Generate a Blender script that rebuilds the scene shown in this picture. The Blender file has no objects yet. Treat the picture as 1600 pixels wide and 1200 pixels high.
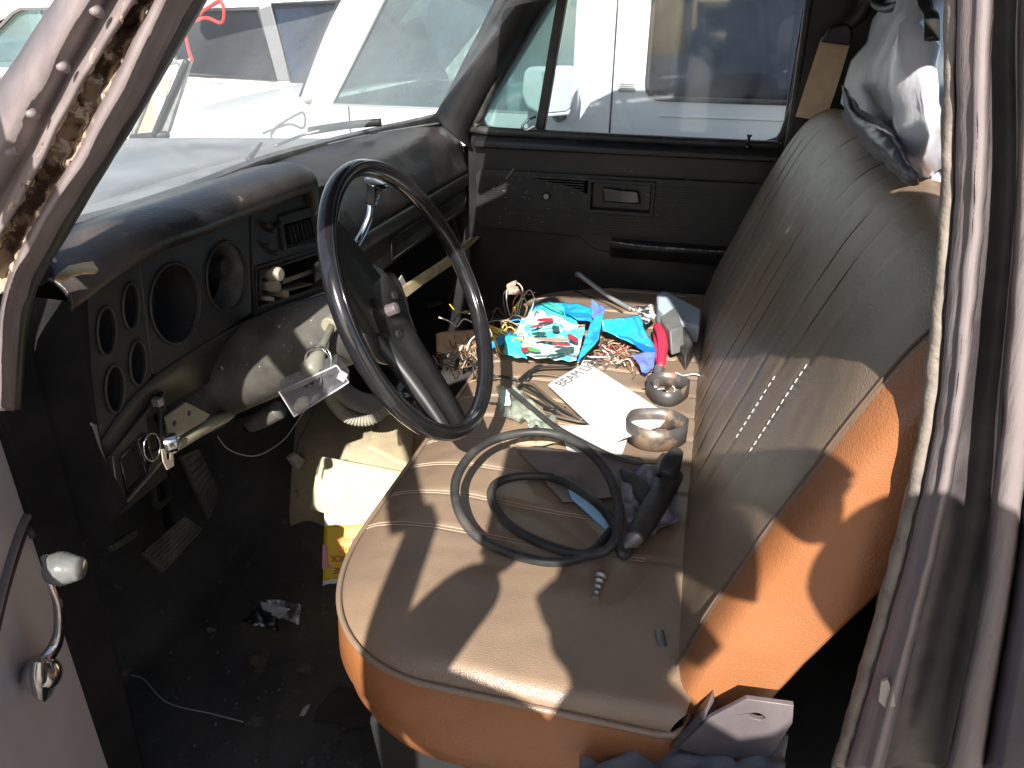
import bpy, bmesh, math, random
from math import sin, cos, pi, radians, sqrt, exp
from mathutils import Vector as V, Matrix, noise
from mathutils.geometry import tessellate_polygon
random.seed(7)
SC = bpy.context.scene
COL = SC.collection

# ---------------------------------------------------------------- camera
FPX, CX, CY = 1180., 800., 600.
CAM = V((0., -0.57, 1.05))
YAW, PIT, ROL = radians(14.), radians(25.8), radians(0.6)
FW = V((-sin(YAW)*cos(PIT), cos(YAW)*cos(PIT), -sin(PIT)))
_r = V((cos(YAW), sin(YAW), 0.)); _u = _r.cross(FW)
RT = _r*cos(ROL) + _u*sin(ROL); UP = -_r*sin(ROL) + _u*cos(ROL)
cd = bpy.data.cameras.new('camera'); cam = bpy.data.objects.new('camera', cd); COL.objects.link(cam)
cd.sensor_width = 36.; cd.lens = 36.*FPX/1600.; cd.clip_start = 0.02; cd.clip_end = 2000.
m = Matrix((RT, UP, -FW)).transposed().to_4x4(); m.translation = CAM; cam.matrix_world = m
SC.camera = cam

# ---------------------------------------------------------------- light
SUN = V((-0.10, 0.82, -0.56)).normalized()          # the way the light travels
sd = bpy.data.lights.new('sun', 'SUN'); sd.energy = 5.0; sd.angle = radians(0.5); sd.color = (1., .955, .88)
so = bpy.data.objects.new('sun', sd); COL.objects.link(so); so.rotation_euler = SUN.to_track_quat('-Z', 'Y').to_euler()
W = bpy.data.worlds.new('World'); SC.world = W; W.use_nodes = True
nt = W.node_tree; sky = nt.nodes.new('ShaderNodeTexSky'); sky.sky_type = 'NISHITA'; sky.sun_disc = False
sky.sun_elevation = math.asin(-SUN.z)
sky.sun_rotation = math.atan2(-SUN.x, -SUN.y)
sky.air_density = 1.1; sky.dust_density = 1.5
nt.links.new(sky.outputs[0], nt.nodes['Background'].inputs[0]); nt.nodes['Background'].inputs[1].default_value = 0.08
SC.view_settings.view_transform = 'Standard'; SC.view_settings.look = 'None'; SC.view_settings.gamma = 1
SC.view_settings.exposure = 1.12
SC.view_settings.use_curve_mapping = False
SC.render.engine = 'CYCLES'

# ---------------------------------------------------------------- helpers
def at(px, py, **k):                                # pixel of the photograph -> point on a world plane
    d = FW + RT*((px-CX)/FPX) - UP*((py-CY)/FPX)
    (a, v), = k.items(); i = 'xyz'.index(a)
    return CAM + d*((v-CAM[i])/d[i])
def atp(px, py, p0, n):                             # ... on any plane
    d = FW + RT*((px-CX)/FPX) - UP*((py-CY)/FPX)
    return CAM + d*((V(p0)-CAM).dot(V(n))/d.dot(V(n)))
def nz(p, s=1., seed=0.): return noise.noise(V(p)*s + V((seed, seed*1.7, -seed)))
def fbm(p, s=1., o=4, seed=0.): return noise.fractal(V(p)*s + V((seed, seed*.7, seed*1.3)), 1., 2., o)

MATS = {}
def lin(c): return tuple(((x/12.92) if x <= .04045 else ((x+.055)/1.055)**2.4) for x in c)
def mat(name, col, rough=.5, col2=None, scale=8., lo=.4, hi=.65, metal=0., bump=0., bscale=200., spec=.5, coat=0., dust=0., dustcol=(.32,.29,.26), dscale=14., stretch=None, fine=None, trans=0., sheen=0.):
    if name in MATS: return MATS[name]
    M = bpy.data.materials.new(name); M.use_nodes = True; n = M.node_tree.nodes; l = M.node_tree.links
    b = n['Principled BSDF']; b.inputs['Roughness'].default_value = rough; b.inputs['Metallic'].default_value = metal
    b.inputs['Specular IOR Level'].default_value = spec; b.inputs['Coat Weight'].default_value = coat; b.inputs['Coat Roughness'].default_value = .08
    if trans: b.inputs['Transmission Weight'].default_value = trans
    tc = n.new('ShaderNodeTexCoord'); vec = tc.outputs['Object']
    if stretch:
        mp = n.new('ShaderNodeMapping'); mp.inputs['Scale'].default_value = stretch; l.new(vec, mp.inputs[0]); vec = mp.outputs[0]
    c = None
    def noi(s, det=6.):
        t = n.new('ShaderNodeTexNoise'); t.inputs['Scale'].default_value = s; t.inputs['Detail'].default_value = det
        t.inputs['Roughness'].default_value = .62; l.new(vec, t.inputs['Vector']); return t.outputs[0]
    def ramp(src, a, z):
        r = n.new('ShaderNodeMapRange'); r.inputs[1].default_value = a; r.inputs[2].default_value = z; l.new(src, r.inputs[0]); return r.outputs[0]
    def mix(f, A, B):
        x = n.new('ShaderNodeMix'); x.data_type = 'RGBA'
        if isinstance(f, float): x.inputs[0].default_value = f
        else: l.new(f, x.inputs[0])
        for s, q in ((6, A), (7, B)):
            if isinstance(q, tuple): x.inputs[s].default_value = (*q[:3], 1)
            else: l.new(q, x.inputs[s])
        return x.outputs[2]
    c = tuple(col)
    if col2: c = mix(ramp(noi(scale), lo, hi), c, tuple(col2))
    if fine: c = mix(ramp(noi(fine[0], 8.), fine[1], fine[2]), c, tuple(fine[3]))
    if dust:
        f = ramp(noi(dscale, 9.), .42, .72); mu = n.new('ShaderNodeMath'); mu.operation = 'MULTIPLY'; mu.inputs[1].default_value = dust; l.new(f, mu.inputs[0])
        c = mix(mu.outputs[0], c, tuple(dustcol))
        rr = n.new('ShaderNodeMapRange'); rr.inputs[3].default_value = rough; rr.inputs[4].default_value = min(1., rough+.35); l.new(mu.outputs[0], rr.inputs[0]); l.new(rr.outputs[0], b.inputs['Roughness'])
    if isinstance(c, tuple): b.inputs['Base Color'].default_value = (*c, 1)
    else: l.new(c, b.inputs['Base Color'])
    if bump:
        bp = n.new('ShaderNodeBump'); bp.inputs['Strength'].default_value = bump; bp.inputs['Distance'].default_value = .004
        l.new(noi(bscale, 4.), bp.inputs['Height']); l.new(bp.outputs[0], b.inputs['Normal'])
    MATS[name] = M; return M

def glassmat(name, tint=(.8,.9,.9), dust=.2, dustcol=(.75,.75,.72), dscale=3., dmax=.5, gloss=.12, fac0=.35):
    """old car glass: clear pane, sharp reflection, a film of dust"""
    M = bpy.data.materials.new(name); M.use_nodes = True; n = M.node_tree.nodes; l = M.node_tree.links
    n.remove(n['Principled BSDF']); out = n['Material Output']
    t = n.new('ShaderNodeBsdfTransparent'); t.inputs[0].default_value = (*tint, 1)
    g = n.new('ShaderNodeBsdfGlossy'); g.inputs['Roughness'].default_value = .04; g.inputs[0].default_value = (1,1,1,1)
    lw = n.new('ShaderNodeLayerWeight'); lw.inputs[0].default_value = .5; pw = n.new('ShaderNodeMath'); pw.operation = 'POWER'; pw.inputs[1].default_value = 4.; l.new(lw.outputs['Facing'], pw.inputs[0]); fr = n.new('ShaderNodeMath'); fr.operation = 'MULTIPLY_ADD'; fr.inputs[1].default_value = .5; fr.inputs[2].default_value = .04; l.new(pw.outputs[0], fr.inputs[0])
    m1 = n.new('ShaderNodeMixShader'); l.new(fr.outputs[0], m1.inputs[0]); l.new(t.outputs[0], m1.inputs[1]); l.new(g.outputs[0], m1.inputs[2])
    d = n.new('ShaderNodeBsdfDiffuse'); d.inputs[0].default_value = (*dustcol, 1)
    tl = n.new('ShaderNodeBsdfTranslucent'); tl.inputs[0].default_value = (*dustcol, 1)
    md = n.new('ShaderNodeMixShader'); md.inputs[0].default_value = .5; l.new(d.outputs[0], md.inputs[1]); l.new(tl.outputs[0], md.inputs[2])
    tc = n.new('ShaderNodeTexCoord'); no = n.new('ShaderNodeTexNoise'); no.inputs['Scale'].default_value = dscale; no.inputs['Detail'].default_value = 7; l.new(tc.outputs['Object'], no.inputs['Vector'])
    mp = n.new('ShaderNodeMapRange'); mp.inputs[1].default_value = fac0; mp.inputs[2].default_value = .75; mp.inputs[3].default_value = dust; mp.inputs[4].default_value = dmax; l.new(no.outputs[0], mp.inputs[0])
    m2 = n.new('ShaderNodeMixShader'); l.new(mp.outputs[0], m2.inputs[0]); l.new(m1.outputs[0], m2.inputs[1]); l.new(md.outputs[0], m2.inputs[2])
    l.new(m2.outputs[0], out.inputs[0]); MATS[name] = M; return M

def link(name, me, M, parent=None, smooth=False):
    o = bpy.data.objects.new(name, me); COL.objects.link(o)
    if M: me.materials.append(M)
    if parent: o.parent = parent
    if smooth: me.shade_smooth()
    return o
def mesh(name, vs, fs, M, parent=None, smooth=False, bev=0., seg=2, sub=0, solid=0.):
    me = bpy.data.meshes.new(name); me.from_pydata([tuple(v) for v in vs], [], fs); me.update()
    bm = bmesh.new(); bm.from_mesh(me); bmesh.ops.recalc_face_normals(bm, faces=bm.faces); bm.to_mesh(me); bm.free()
    o = link(name, me, M, parent, smooth)
    if solid:
        q = o.modifiers.new('s', 'SOLIDIFY'); q.thickness = solid; q.offset = 0
    if sub:
        q = o.modifiers.new('u', 'SUBSURF'); q.levels = q.render_levels = sub
    if bev:
        q = o.modifiers.new('b', 'BEVEL'); q.width = bev; q.segments = seg; q.limit_method = 'ANGLE'; q.angle_limit = radians(35)
        me.shade_smooth(); 
        try: me.set_sharp_from_angle(angle=radians(50))
        except Exception: pass
    return o
def thing(name, label, cat, group=None, loc=(0,0,0)):
    o = bpy.data.objects.new(name, None); COL.objects.link(o); o.location = loc; o.empty_display_size = .1
    return tag(o, label, cat, group)
def tag(o, label, cat, group=None):
    o['label'] = label; o['category'] = cat
    if group: o['group'] = group
    return o
def lab(o, label): o['label'] = label; return o
def stuff(o, label=None, cat=None):
    o['kind'] = 'stuff'
    if label: o['label'] = label
    if cat: o['category'] = cat
    return o
class MB:
    def __init__(s): s.v = []; s.f = []
    def add(s, vs, fs):
        k = len(s.v); s.v += [V(v) for v in vs]; s.f += [tuple(i+k for i in f) for f in fs]; return s
    def prism(s, poly, d):                          # polygon (3d points) pushed along d
        n = len(poly); d = V(d)
        return s.add([V(p) for p in poly] + [V(p)+d for p in poly], [tuple(range(n))[::-1], tuple(range(n, 2*n))] + [(i, (i+1) % n, (i+1) % n+n, i+n) for i in range(n)])
    def box(s, c, sz, R=None):
        c = V(c); h = V(sz)*.5; P = []
        for k in range(8):
            q = V(((1 if k & 1 else -1)*h.x, (1 if k & 2 else -1)*h.y, (1 if k & 4 else -1)*h.z))
            P.append(c + (R @ q if R else q))
        return s.add(P, [(0,2,3,1), (4,5,7,6), (0,1,5,4), (2,6,7,3), (0,4,6,2), (1,3,7,5)])
    def tube(s, pts, r, n=10, cap=True, flat=1., up=None, closed=False):
        pts = [V(p) for p in pts]; N = len(pts); k0 = len(s.v); rs = r if isinstance(r, (list, tuple)) else [r]*N
        prev = None; k = 0
        for i, p in enumerate(pts):
            if closed: t = pts[(i+1) % N]-pts[i-1]
            else: t = pts[min(i+1, N-1)]-pts[max(i-1, 0)]
            if t.length < 1e-9: t = V((0,0,1))
            t.normalize()
            if prev is None:
                a = V(up) if up else (V((0,0,1)) if abs(t.z) < .9 else V((1,0,0)))
            else: a = prev
            a = (a - t*a.dot(t)); a.normalize(); b = t.cross(a); prev = a
            for j in range(n):
                q = 2*pi*j/n; s.v.append(p + (a*cos(q)*flat + b*sin(q))*rs[i])
        for i in range(N if closed else N-1):
            for j in range(n):
                A = k0+i*n; B = k0+((i+1) % N)*n
                s.f.append((A+j, A+(j+1) % n, B+(j+1) % n, B+j))
        if cap and not closed:
            s.f.append(tuple(k0+j for j in range(n))[::-1]); s.f.append(tuple(k0+(N-1)*n+j for j in range(n)))
        return s
    def build(s, name, M, parent=None, **k): return mesh(name, s.v, s.f, M, parent, **k)
def cr(pts, n=8, closed=False):                     # Catmull-Rom through points
    P = [V(p) for p in pts]; N = len(P); out = []
    g = (lambda i: P[i % N]) if closed else (lambda i: P[max(0, min(N-1, i))])
    for i in range(N if closed else N-1):
        a, b, c, d = g(i-1), g(i), g(i+1), g(i+2)
        for k in range(n):
            t = k/n; out.append(.5*((2*b)+(c-a)*t+(2*a-5*b+4*c-d)*t*t+(3*b-a-3*c+d)*t**3))
    if not closed: out.append(P[-1])
    return out
def tube(name, pts, r, M, parent=None, n=10, sm=8, closed=False, flat=1., up=None):
    p = cr(pts, sm, closed) if sm > 1 else pts
    if isinstance(r, (list, tuple)) and len(r) != len(p):
        R = []
        for i in range(len(p)):
            t = i/(len(p)-1)*(len(r)-1); a = min(int(t), len(r)-2); R.append(r[a]+(r[a+1]-r[a])*(t-a))
        r = R
    return MB().tube(p, r, n, flat=flat, up=up, closed=closed).build(name, M, parent, smooth=True)
def loft(name, lines, M, parent=None, n=10, smooth=True, solid=0., noisea=0., ns=30.):
    L = [cr(l, n) for l in lines]; vs = []; fs = []; k = len(L[0])
    for l in L: vs += l
    if noisea: vs = [v + V((nz(v, ns), nz(v, ns, 5), nz(v, ns, 9)))*noisea for v in vs]
    for i in range(len(L)-1):
        for j in range(k-1): fs.append((i*k+j, i*k+j+1, (i+1)*k+j+1, (i+1)*k+j))
    o = mesh(name, vs, fs, M, parent, smooth=smooth, solid=solid)
    return o
def grid(name, fn, nu, nv, M, parent=None, smooth=True, solid=0., sub=0, closed=False):
    vs = [fn(i/(nu-1) if not closed else i/nu, j/(nv-1)) for i in range(nu) for j in range(nv)]
    fs = [((i % nu)*nv+j, (i % nu)*nv+j+1, ((i+1) % nu)*nv+j+1, ((i+1) % nu)*nv+j) for i in range(nu if closed else nu-1) for j in range(nv-1)]
    return mesh(name, vs, fs, M, parent, smooth=smooth, solid=solid, sub=sub)
def plate(name, outer, holes, fn, d, M, parent=None, bev=0.):
    """flat plate with real holes; outer/holes 2d loops, fn maps 2d -> 3d, d thickness vector"""
    loops = [outer]+holes; d = V(d)
    tri = tessellate_polygon([[V((p[0], p[1], 0)) for p in lp] for lp in loops])
    pts = [p for lp in loops for p in lp]; n = len(pts)
    A = [V(fn(*p)) for p in pts]; vs = A+[a+d for a in A]
    fs = [tuple(t) for t in tri]+[tuple(i+n for i in reversed(t)) for t in tri]
    k = 0
    for lp in loops:
        m_ = len(lp)
        for i in range(m_):
            a, b = k+i, k+(i+1) % m_; fs.append((a, b, b+n, a+n))
        k += m_
    return mesh(name, vs, fs, M, parent, bev=bev)
def disc2(cx, cy, rx, ry=None, n=36): ry = ry or rx; return [(cx+rx*cos(2*pi*i/n), cy+ry*sin(2*pi*i/n)) for i in range(n)]
def rr2(x0, y0, x1, y1, r, n=5):
    o = []
    for (cx, cy, a) in ((x1-r, y1-r, 0), (x0+r, y1-r, 90), (x0+r, y0+r, 180), (x1-r, y0+r, 270)):
        for i in range(n+1):
            t = radians(a+90*i/n); o.append((cx+r*cos(t), cy+r*sin(t)))
    return o
def text(name, s, size, origin, xdir, ydir, M, parent=None, ext=.0004, align='LEFT'):
    c = bpy.data.curves.new(name, 'FONT'); c.body = s; c.size = size; c.extrude = ext; c.align_x = align
    t = bpy.data.objects.new(name+'_t', c); COL.objects.link(t)
    dg = bpy.context.evaluated_depsgraph_get(); dg.update(); me = bpy.data.meshes.new_from_object(t.evaluated_get(dg))
    bpy.data.objects.remove(t)
    X = V(xdir).normalized(); Z = X.cross(V(ydir)).normalized(); Y = Z.cross(X)
    R = Matrix((X, Y, Z)).transposed().to_4x4(); R.translation = V(origin); me.transform(R); me.materials.clear()
    return link(name, me, M, parent)
def sheet(name, quad, M, parent=None, n=14, amp=.004, ns=25., seed=0., solid=.0006, fold=None, smooth=True):
    a, b, c, d = [V(q) for q in quad]                # a-b top edge, d-c bottom edge
    nrm = (b-a).cross(d-a).normalized()
    if nrm.z < 0: nrm = -nrm
    def f(u, v):
        p = (a*(1-u)+b*u)*(1-v)+(d*(1-u)+c*u)*v
        h = abs(nz(p, ns, seed))*amp*1.6+nz(p, ns*2.7, seed+3)*amp*.5+amp*.5
        if fold: h += fold(u, v)
        return p + nrm*h
    return grid(name, f, n, n, M, parent, smooth=smooth, solid=solid)

# ---------------------------------------------------------------- materials
M_BLK = mat('black vinyl', (.013,.0125,.013), .42, (.024,.023,.023), 6., bump=.12, bscale=260., dust=.16, dustcol=(.12,.11,.10), dscale=9.)
M_BLKD = mat('dusty black plastic', (.017,.0165,.017), .5, (.028,.027,.027), 12., bump=.08, bscale=300., dust=.22, dustcol=(.10,.092,.085), dscale=20., fine=(45., .70, .73, (.14,.13,.12)))
M_GLOSS = mat('glossy black plastic', (.012,.012,.014), .13, spec=.6, coat=.4, dust=.03, dscale=30.)
M_BLK0 = mat('shaded black metal', (.014,.013,.014), .9, (.022,.02,.02), 10., spec=.1)
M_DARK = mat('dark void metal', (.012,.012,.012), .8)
M_RUB = mat('black rubber', (.016,.016,.017), .5, (.04,.038,.036), 20., dust=.18)
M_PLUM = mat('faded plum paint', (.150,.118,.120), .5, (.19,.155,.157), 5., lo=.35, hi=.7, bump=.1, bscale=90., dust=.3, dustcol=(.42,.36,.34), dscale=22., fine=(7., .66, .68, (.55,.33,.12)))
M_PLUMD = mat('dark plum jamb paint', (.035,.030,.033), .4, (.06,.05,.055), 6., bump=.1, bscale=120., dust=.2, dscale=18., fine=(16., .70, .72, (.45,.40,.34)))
M_RUST = mat('rusty sealer channel', (.10,.055,.035), .9, (.40,.29,.20), 32., lo=.45, hi=.55, bump=1., bscale=70., fine=(60., .58, .62, (.75,.66,.55)))
M_CHROME = mat('worn chrome', (.75,.75,.76), .16, (.45,.45,.46), 40., metal=1., dust=.12)
M_STEEL = mat('dull steel', (.42,.41,.39), .42, (.26,.25,.23), 30., metal=.8, dust=.25)
M_GUN = mat('gunmetal bracket paint', (.135,.115,.12), .42, (.10,.085,.09), 14., fine=(60., .70, .72, (.55,.53,.5)), bump=.1, bscale=80.)
M_OLIVE = mat('olive primer metal', (.26,.24,.17), .5, (.16,.145,.10), 14., dust=.25, dustcol=(.3,.26,.2))
M_HUMP = mat('dusty tan floor paint', (.42,.36,.25), .8, (.25,.20,.13), 7., lo=.35, hi=.7, bump=.5, bscale=60., fine=(30., .60, .70, (.14,.11,.08)))
M_MAT = mat('dirty black floor mat', (.034,.032,.031), .85, (.062,.056,.050), 6., lo=.35, hi=.62, bump=.6, bscale=70., fine=(26., .60, .70, (.10,.088,.078)))
M_WHITE = mat('white vehicle paint', (.80,.80,.78), .3, (.72,.72,.70), 2., coat=.3)
M_CREAM = mat('cream vehicle paint', (.66,.62,.58), .4, (.55,.50,.46), 2.)
M_PEEL = mat('peeling white paint', (.80,.79,.75), .5, (.42,.41,.38), 5., lo=.50, hi=.53, fine=(9., .60, .62, (.86,.85,.8)))
M_TRIM = mat('dark window rubber', (.03,.03,.033), .5)
M_GROUND = mat('dry sandy ground', (.34,.30,.25), .95, (.26,.23,.19), .6, bump=.6, bscale=8.)
M_HOOD = mat('dusty grey bonnet paint', (.16,.165,.175), .45, (.20,.205,.21), 2.5, coat=.1, dust=.7, dustcol=(.42,.42,.42), dscale=3.)
M_SIDE = mat('dusty plum body paint', (.10,.085,.11), .35, (.14,.12,.14), 3., dust=.3)
G_WS = glassmat('dusty windscreen glass', (.92,.96,.97), .17, (.84,.87,.88), 2.6, .48, fac0=.38)
G_SIDE = glassmat('dusty side glass', (.88,.94,.97), .01, (.85,.87,.9), 5., .10, fac0=.45)
G_VAN = glassmat('greenish car glass', (.55,.70,.70), .10, (.55,.66,.68), 1.3, .45)
G_DARK = glassmat('dark tinted glass', (.16,.19,.25), .02, (.20,.23,.30), 2.5, .16)
G_BLUE = glassmat('blue reflecting glass', (.08,.13,.22), .12, (.13,.22,.42), 1.6, .5)

# ---------------------------------------------------------------- setting
def gfn(u, v):
    x = -60+120*u; y = -40+160*v; return V((x, y, -.56+.03*nz((x, y, 0), .4)))
g = grid('ground', gfn, 80, 100, M_GROUND); g['kind'] = 'structure'
def hfn(u, v):
    x = -90+180*u; t = v; y = 60+55*t; return V((x, y, -.8+4.5*sin(pi*min(1, t*.62))*(.7+.5*nz((x, 0, 0), .05))+.3*nz((x, y, 0), .2)))
hl = grid('hill', hfn, 60, 16, M_GROUND); hl['kind'] = 'structure'

# ---------------------------------------------------------------- the pickup truck we look into
T = thing('pickup_truck', 'stripped old pickup truck with open driver door and worn brown bench seat', 'pickup truck')

# roof, rear wall
rb = MB(); rb.prism([(-.40,.07,1.235),(.42,.07,1.235),(.46,.07,1.27),(.44,.07,1.38),(.36,.07,1.42),(-.26,.07,1.42),(-.36,.07,1.37),(-.42,.07,1.27)], (0,1.55,0))
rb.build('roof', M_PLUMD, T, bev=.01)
hd = MB(); hd.prism([(-.42,.09,1.17),(-.33,.09,1.16),(-.30,.09,1.234),(-.44,.09,1.234)], (0,1.48,0)); hd.build('windshield_header', M_BLK, T, bev=.006)
for ya, yb in ((.13,.74),(.80,1.45)):  # visors added above the view to block sun through the windscreen
    MB().prism([(-.405,ya,1.172),(-.395,ya,1.165),(-.535,ya,1.092),(-.545,ya,1.100)], (0,yb-ya,0)).build('sun_block_visor', M_BLK, T, bev=.003)
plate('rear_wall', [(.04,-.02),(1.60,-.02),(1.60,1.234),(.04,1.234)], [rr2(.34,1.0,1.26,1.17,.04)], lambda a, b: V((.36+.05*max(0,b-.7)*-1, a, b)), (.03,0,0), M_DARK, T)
MB().box((.375,.80,1.085),(.004,.92,.17)).build('rear_window', G_SIDE, T)

# floor
def floorz(x, y):
    h = .20*exp(-(abs(y-.90)/.235)**3.2)*(1. if x > -1.3 else 1)
    h *= 1.+.25*max(0, (-x-.55))
    if x > -.35: h *= max(.25, 1-(x+.35)*1.8)
    toe = max(0, -x-.88); h += toe*.9+toe*toe*1.2
    return h
def ffn(u, v):
    x = -1.24+1.62*u; y = .0+1.60*v
    return V((x, y, floorz(x, y)+.004*nz((x, y, 0), 9)-.008))
grid('floor_pan', ffn, 90, 90, M_HUMP, T, solid=.004)
def mfn(u, v):
    x = -1.22+1.58*u; e = .63+.04*nz((x*2, 0, 3), 2.)+.03*nz((x, 1, 3), 11.)+max(0, min(.42, (-.80-x)*3.2))
    if x > -.45: e = 1.55
    y = .012+(e-.012)*v
    return V((x, y, floorz(x, y)+.004+.010*max(0, nz((x, y, 2), 6.))+.004*nz((x, y, 5), 22.)+.006*exp(-((x+.62+.4*(y-.3))/.02)**2)))
grid('floor_mat', mfn, 120, 90, M_MAT, T, solid=.003)
def m2(u, v):
    x = -1.22+.7*u; y = 1.14+.44*v
    return V((x, y, floorz(x, y)+.006+.008*nz((x, y, 2), 6.)))
grid('floor_mat', m2, 40, 30, M_MAT, T, solid=.003)
# firewall, hinge pillar, sill
MB().box((-1.26,.8,.32),(.03,1.6,.64)).build('firewall', M_DARK, T)
MB().prism([(-.84,-.03,-.02),(-.715,-.03,-.02),(-.705,-.02,.50),(-.70,-.015,.70),(-.70,-.01,.80),(-.84,-.01,.82)], (0,.075,0)).build('hinge_pillar', M_BLK0, T, bev=.008)
MB().prism([(-.84,.0,-.01),(-1.25,.0,.0),(-1.25,0,.66),(-.84,0,.72)], (0,.03,0)).build('kick_panel', M_BLKD, T)
MB().prism([(-1.24,1.56,0),(-.68,1.56,0),(-.68,1.56,.72),(-1.24,1.56,.62)], (0,.04,0)).build('kick_panel', M_BLKD, T)
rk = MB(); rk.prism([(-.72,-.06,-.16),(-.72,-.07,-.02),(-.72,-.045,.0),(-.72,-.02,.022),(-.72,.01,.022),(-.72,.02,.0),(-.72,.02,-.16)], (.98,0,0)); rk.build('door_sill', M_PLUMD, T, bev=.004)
# outer body: bonnet, cowl, fenders, bed side
def hood(u, v):
    x = -.93-1.45*u-.06*sin(pi*v); y = .03+1.55*v
    e = abs(v-.5)*2
    z = .768-.055*u-.095*e**3.0-.10*u**4 + .012*exp(-((e-.62)/.09)**2)
    return V((x, y, z))
grid('bonnet', hood, 40, 60, M_HOOD, T, solid=.02)
def cowl(u, v):
    y = .05+1.52*v; xb = -.72-.115*sin(pi*min(1,max(0,(y-.0)/1.6)))
    x = xb-.0-(.93+.06*sin(pi*v)+xb+.0)*u-.015*u; return V((x, y, .795-.03*u-.02*abs(v-.5)**2*4*.5))
grid('cowl', cowl, 8, 50, M_HOOD, T, solid=.006)
MB().prism([(-.86,-.05,-.2),(-2.35,-.05,-.2),(-2.40,-.05,.3),(-2.36,-.05,.56),(-1.2,-.05,.66),(-.86,-.05,.70)], (0,.07,0)).build('fender', M_SIDE, T, bev=.02)
MB().prism([(-.70,1.58,-.2),(-2.35,1.58,-.2),(-2.40,1.58,.3),(-2.36,1.58,.56),(-1.2,1.58,.66),(-.70,1.58,.70)], (0,.07,0)).build('fender', M_SIDE, T, bev=.02)
MB().box((1.55,.8,.25),(2.0,1.7,.75)).build('cargo_bed', M_SIDE, T, bev=.03)
for (wx, wy) in ((-1.65,.02),(-1.65,1.56),(1.75,.02),(1.75,1.56)):
    w = MB().tube([(wx,wy-.1,-.22),(wx,wy+.1,-.22)], .34, 32).build('wheel', M_RUB, T, bev=.02)
    MB().tube([(wx,wy-.105,-.22),(wx,wy+.105,-.22)], .19, 24).build('rim', M_STEEL, w)

# driver side A pillar: ridges traced in the plane of the door opening
def ext(l, k=.32, top=True):                        # carry a pillar line up to the roof
    a, b = l[0], l[1]; d = (a-b).normalized(); return [a+d*k]+l
def pil(px, y): return [at(p[0], p[1], y=y) for p in px]
A = [pil([(90,0),(-10,150),(-110,310)],-.03), pil([(112,0),(10,180),(-90,345)],-.062), pil([(135,0),(40,170),(-80,380)],-.080), pil([(160,0),(70,170),(-60,405)],-.060),
     pil([(172,0),(82,170),(-45,420)],-.052), pil([(203,0),(100,178),(-30,420)],-.074)]
A = [ext(l, .3) for l in A]
pA = loft('windshield_pillar', A, M_PLUM, T, n=12, solid=.004, noisea=.002)
B_ = [ext(pil([(203,0),(100,178),(-30,420)],-.072), .3), ext(pil([(206,0),(104,180),(-20,424)],-.040), .3), ext(pil([(232,0),(120,215),(-10,450)],-.036), .3), ext(pil([(243,0),(135,212),(0,460)],-.058), .3)]
o = loft('sealer_channel', B_, M_RUST, T, n=60, solid=.003, noisea=.0045, ns=110.)
C_ = [ext(pil(l, y), .3) for l, y in (([(243,0),(135,212),(20,420),(0,520),(0,640)],-.058), ([(258,0),(165,190),(60,365),(8,470),(2,640)],-.066), ([(268,0),(180,180),(70,360),(14,480),(8,640)],-.05),
      ([(288,0),(195,175),(85,350),(22,490),(14,640)],-.046), ([(292,0),(200,173),(90,350),(26,490),(17,640)],-.038), ([(303,0),(212,165),(98,350),(36,480),(22,640)],-.036))]
loft('pillar_flange', C_, M_PLUM, T, n=12, solid=.003, noisea=.0015)
D_ = [ext(pil(l, y), .3) for l, y in (([(303,0),(212,165),(98,350),(36,480),(22,640)],-.034), ([(314,0),(222,160),(106,350),(44,470),(28,640)],-.018), ([(318,0),(228,158),(112,350),(50,470),(34,640)],.03))]
loft('door_seal', D_, M_RUB, T, n=12, solid=.004, noisea=.001)
for (px, py) in ((148,18),(96,105),(48,178),(16,238)):
    p = at(px, py, y=-.082); MB().tube([p+V((0,.004,0)), p-V((0,.003,0))], [.0045,.002], 14).build('dimple', M_PLUM, T, smooth=True)
# B pillar on the near right
M_JAMB = mat('scraped pinkish jamb paint', (.22,.183,.183), .5, (.16,.132,.132), 60., lo=.42, hi=.62, bump=.35, bscale=140., dust=.35, dustcol=(.42,.37,.36), dscale=60., stretch=(1,1,.10), fine=(110., .66, .70, (.08,.065,.065)))
BL = [([(1482,0),(1474,300),(1463,450),(1445,640),(1418,780),(1375,950),(1305,1200)],.11), ([(1480,0),(1472,300),(1461,450),(1442,640),(1415,780),(1371,950),(1300,1200)],.035), ([(1484,0),(1476,300),(1465,450),(1447,640),(1419,782),(1375,953),(1304,1200)],.024),
      ([(1494,0),(1488,300),(1477,450),(1461,640),(1431,795),(1388,960),(1318,1200)],.020)]
def bl(L, k=.32): return [ext(pil(l, y), k) for l, y in L]
M_JSEAL = mat('bare seal flange', (.24,.20,.17), .6, (.16,.135,.12), 25., bump=.5, bscale=80., dust=.3, dustcol=(.5,.45,.36), fine=(70., .62, .66, (.10,.08,.07)))
loft('pillar_seal_flange', bl(BL), M_JSEAL, T, n=24, solid=.003, noisea=.0014, ns=60.)
BR = [([(1494,0),(1488,300),(1477,450),(1461,640),(1431,795),(1388,960),(1318,1200)],.024), ([(1497,0),(1492,300),(1481,450),(1465,640),(1435,795),(1392,960),(1322,1200)],.030), ([(1500,0),(1496,300),(1485,450),(1469,640),(1439,795),(1396,960),(1326,1200)],.014),
      ([(1512,0),(1508,300),(1496,450),(1479,640),(1450,800),(1408,960),(1341,1200)],.008), ([(1528,0),(1520,300),(1506,450),(1489,640),(1460,800),(1420,960),(1355,1200)],.004), ([(1534,0),(1524,300),(1511,450),(1492,640),(1464,800),(1425,960),(1361,1200)],-.004), ([(1548,0),(1538,300),(1525,450),(1504,640),(1475,800),(1438,960),(1378,1200)],.008)]
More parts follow.
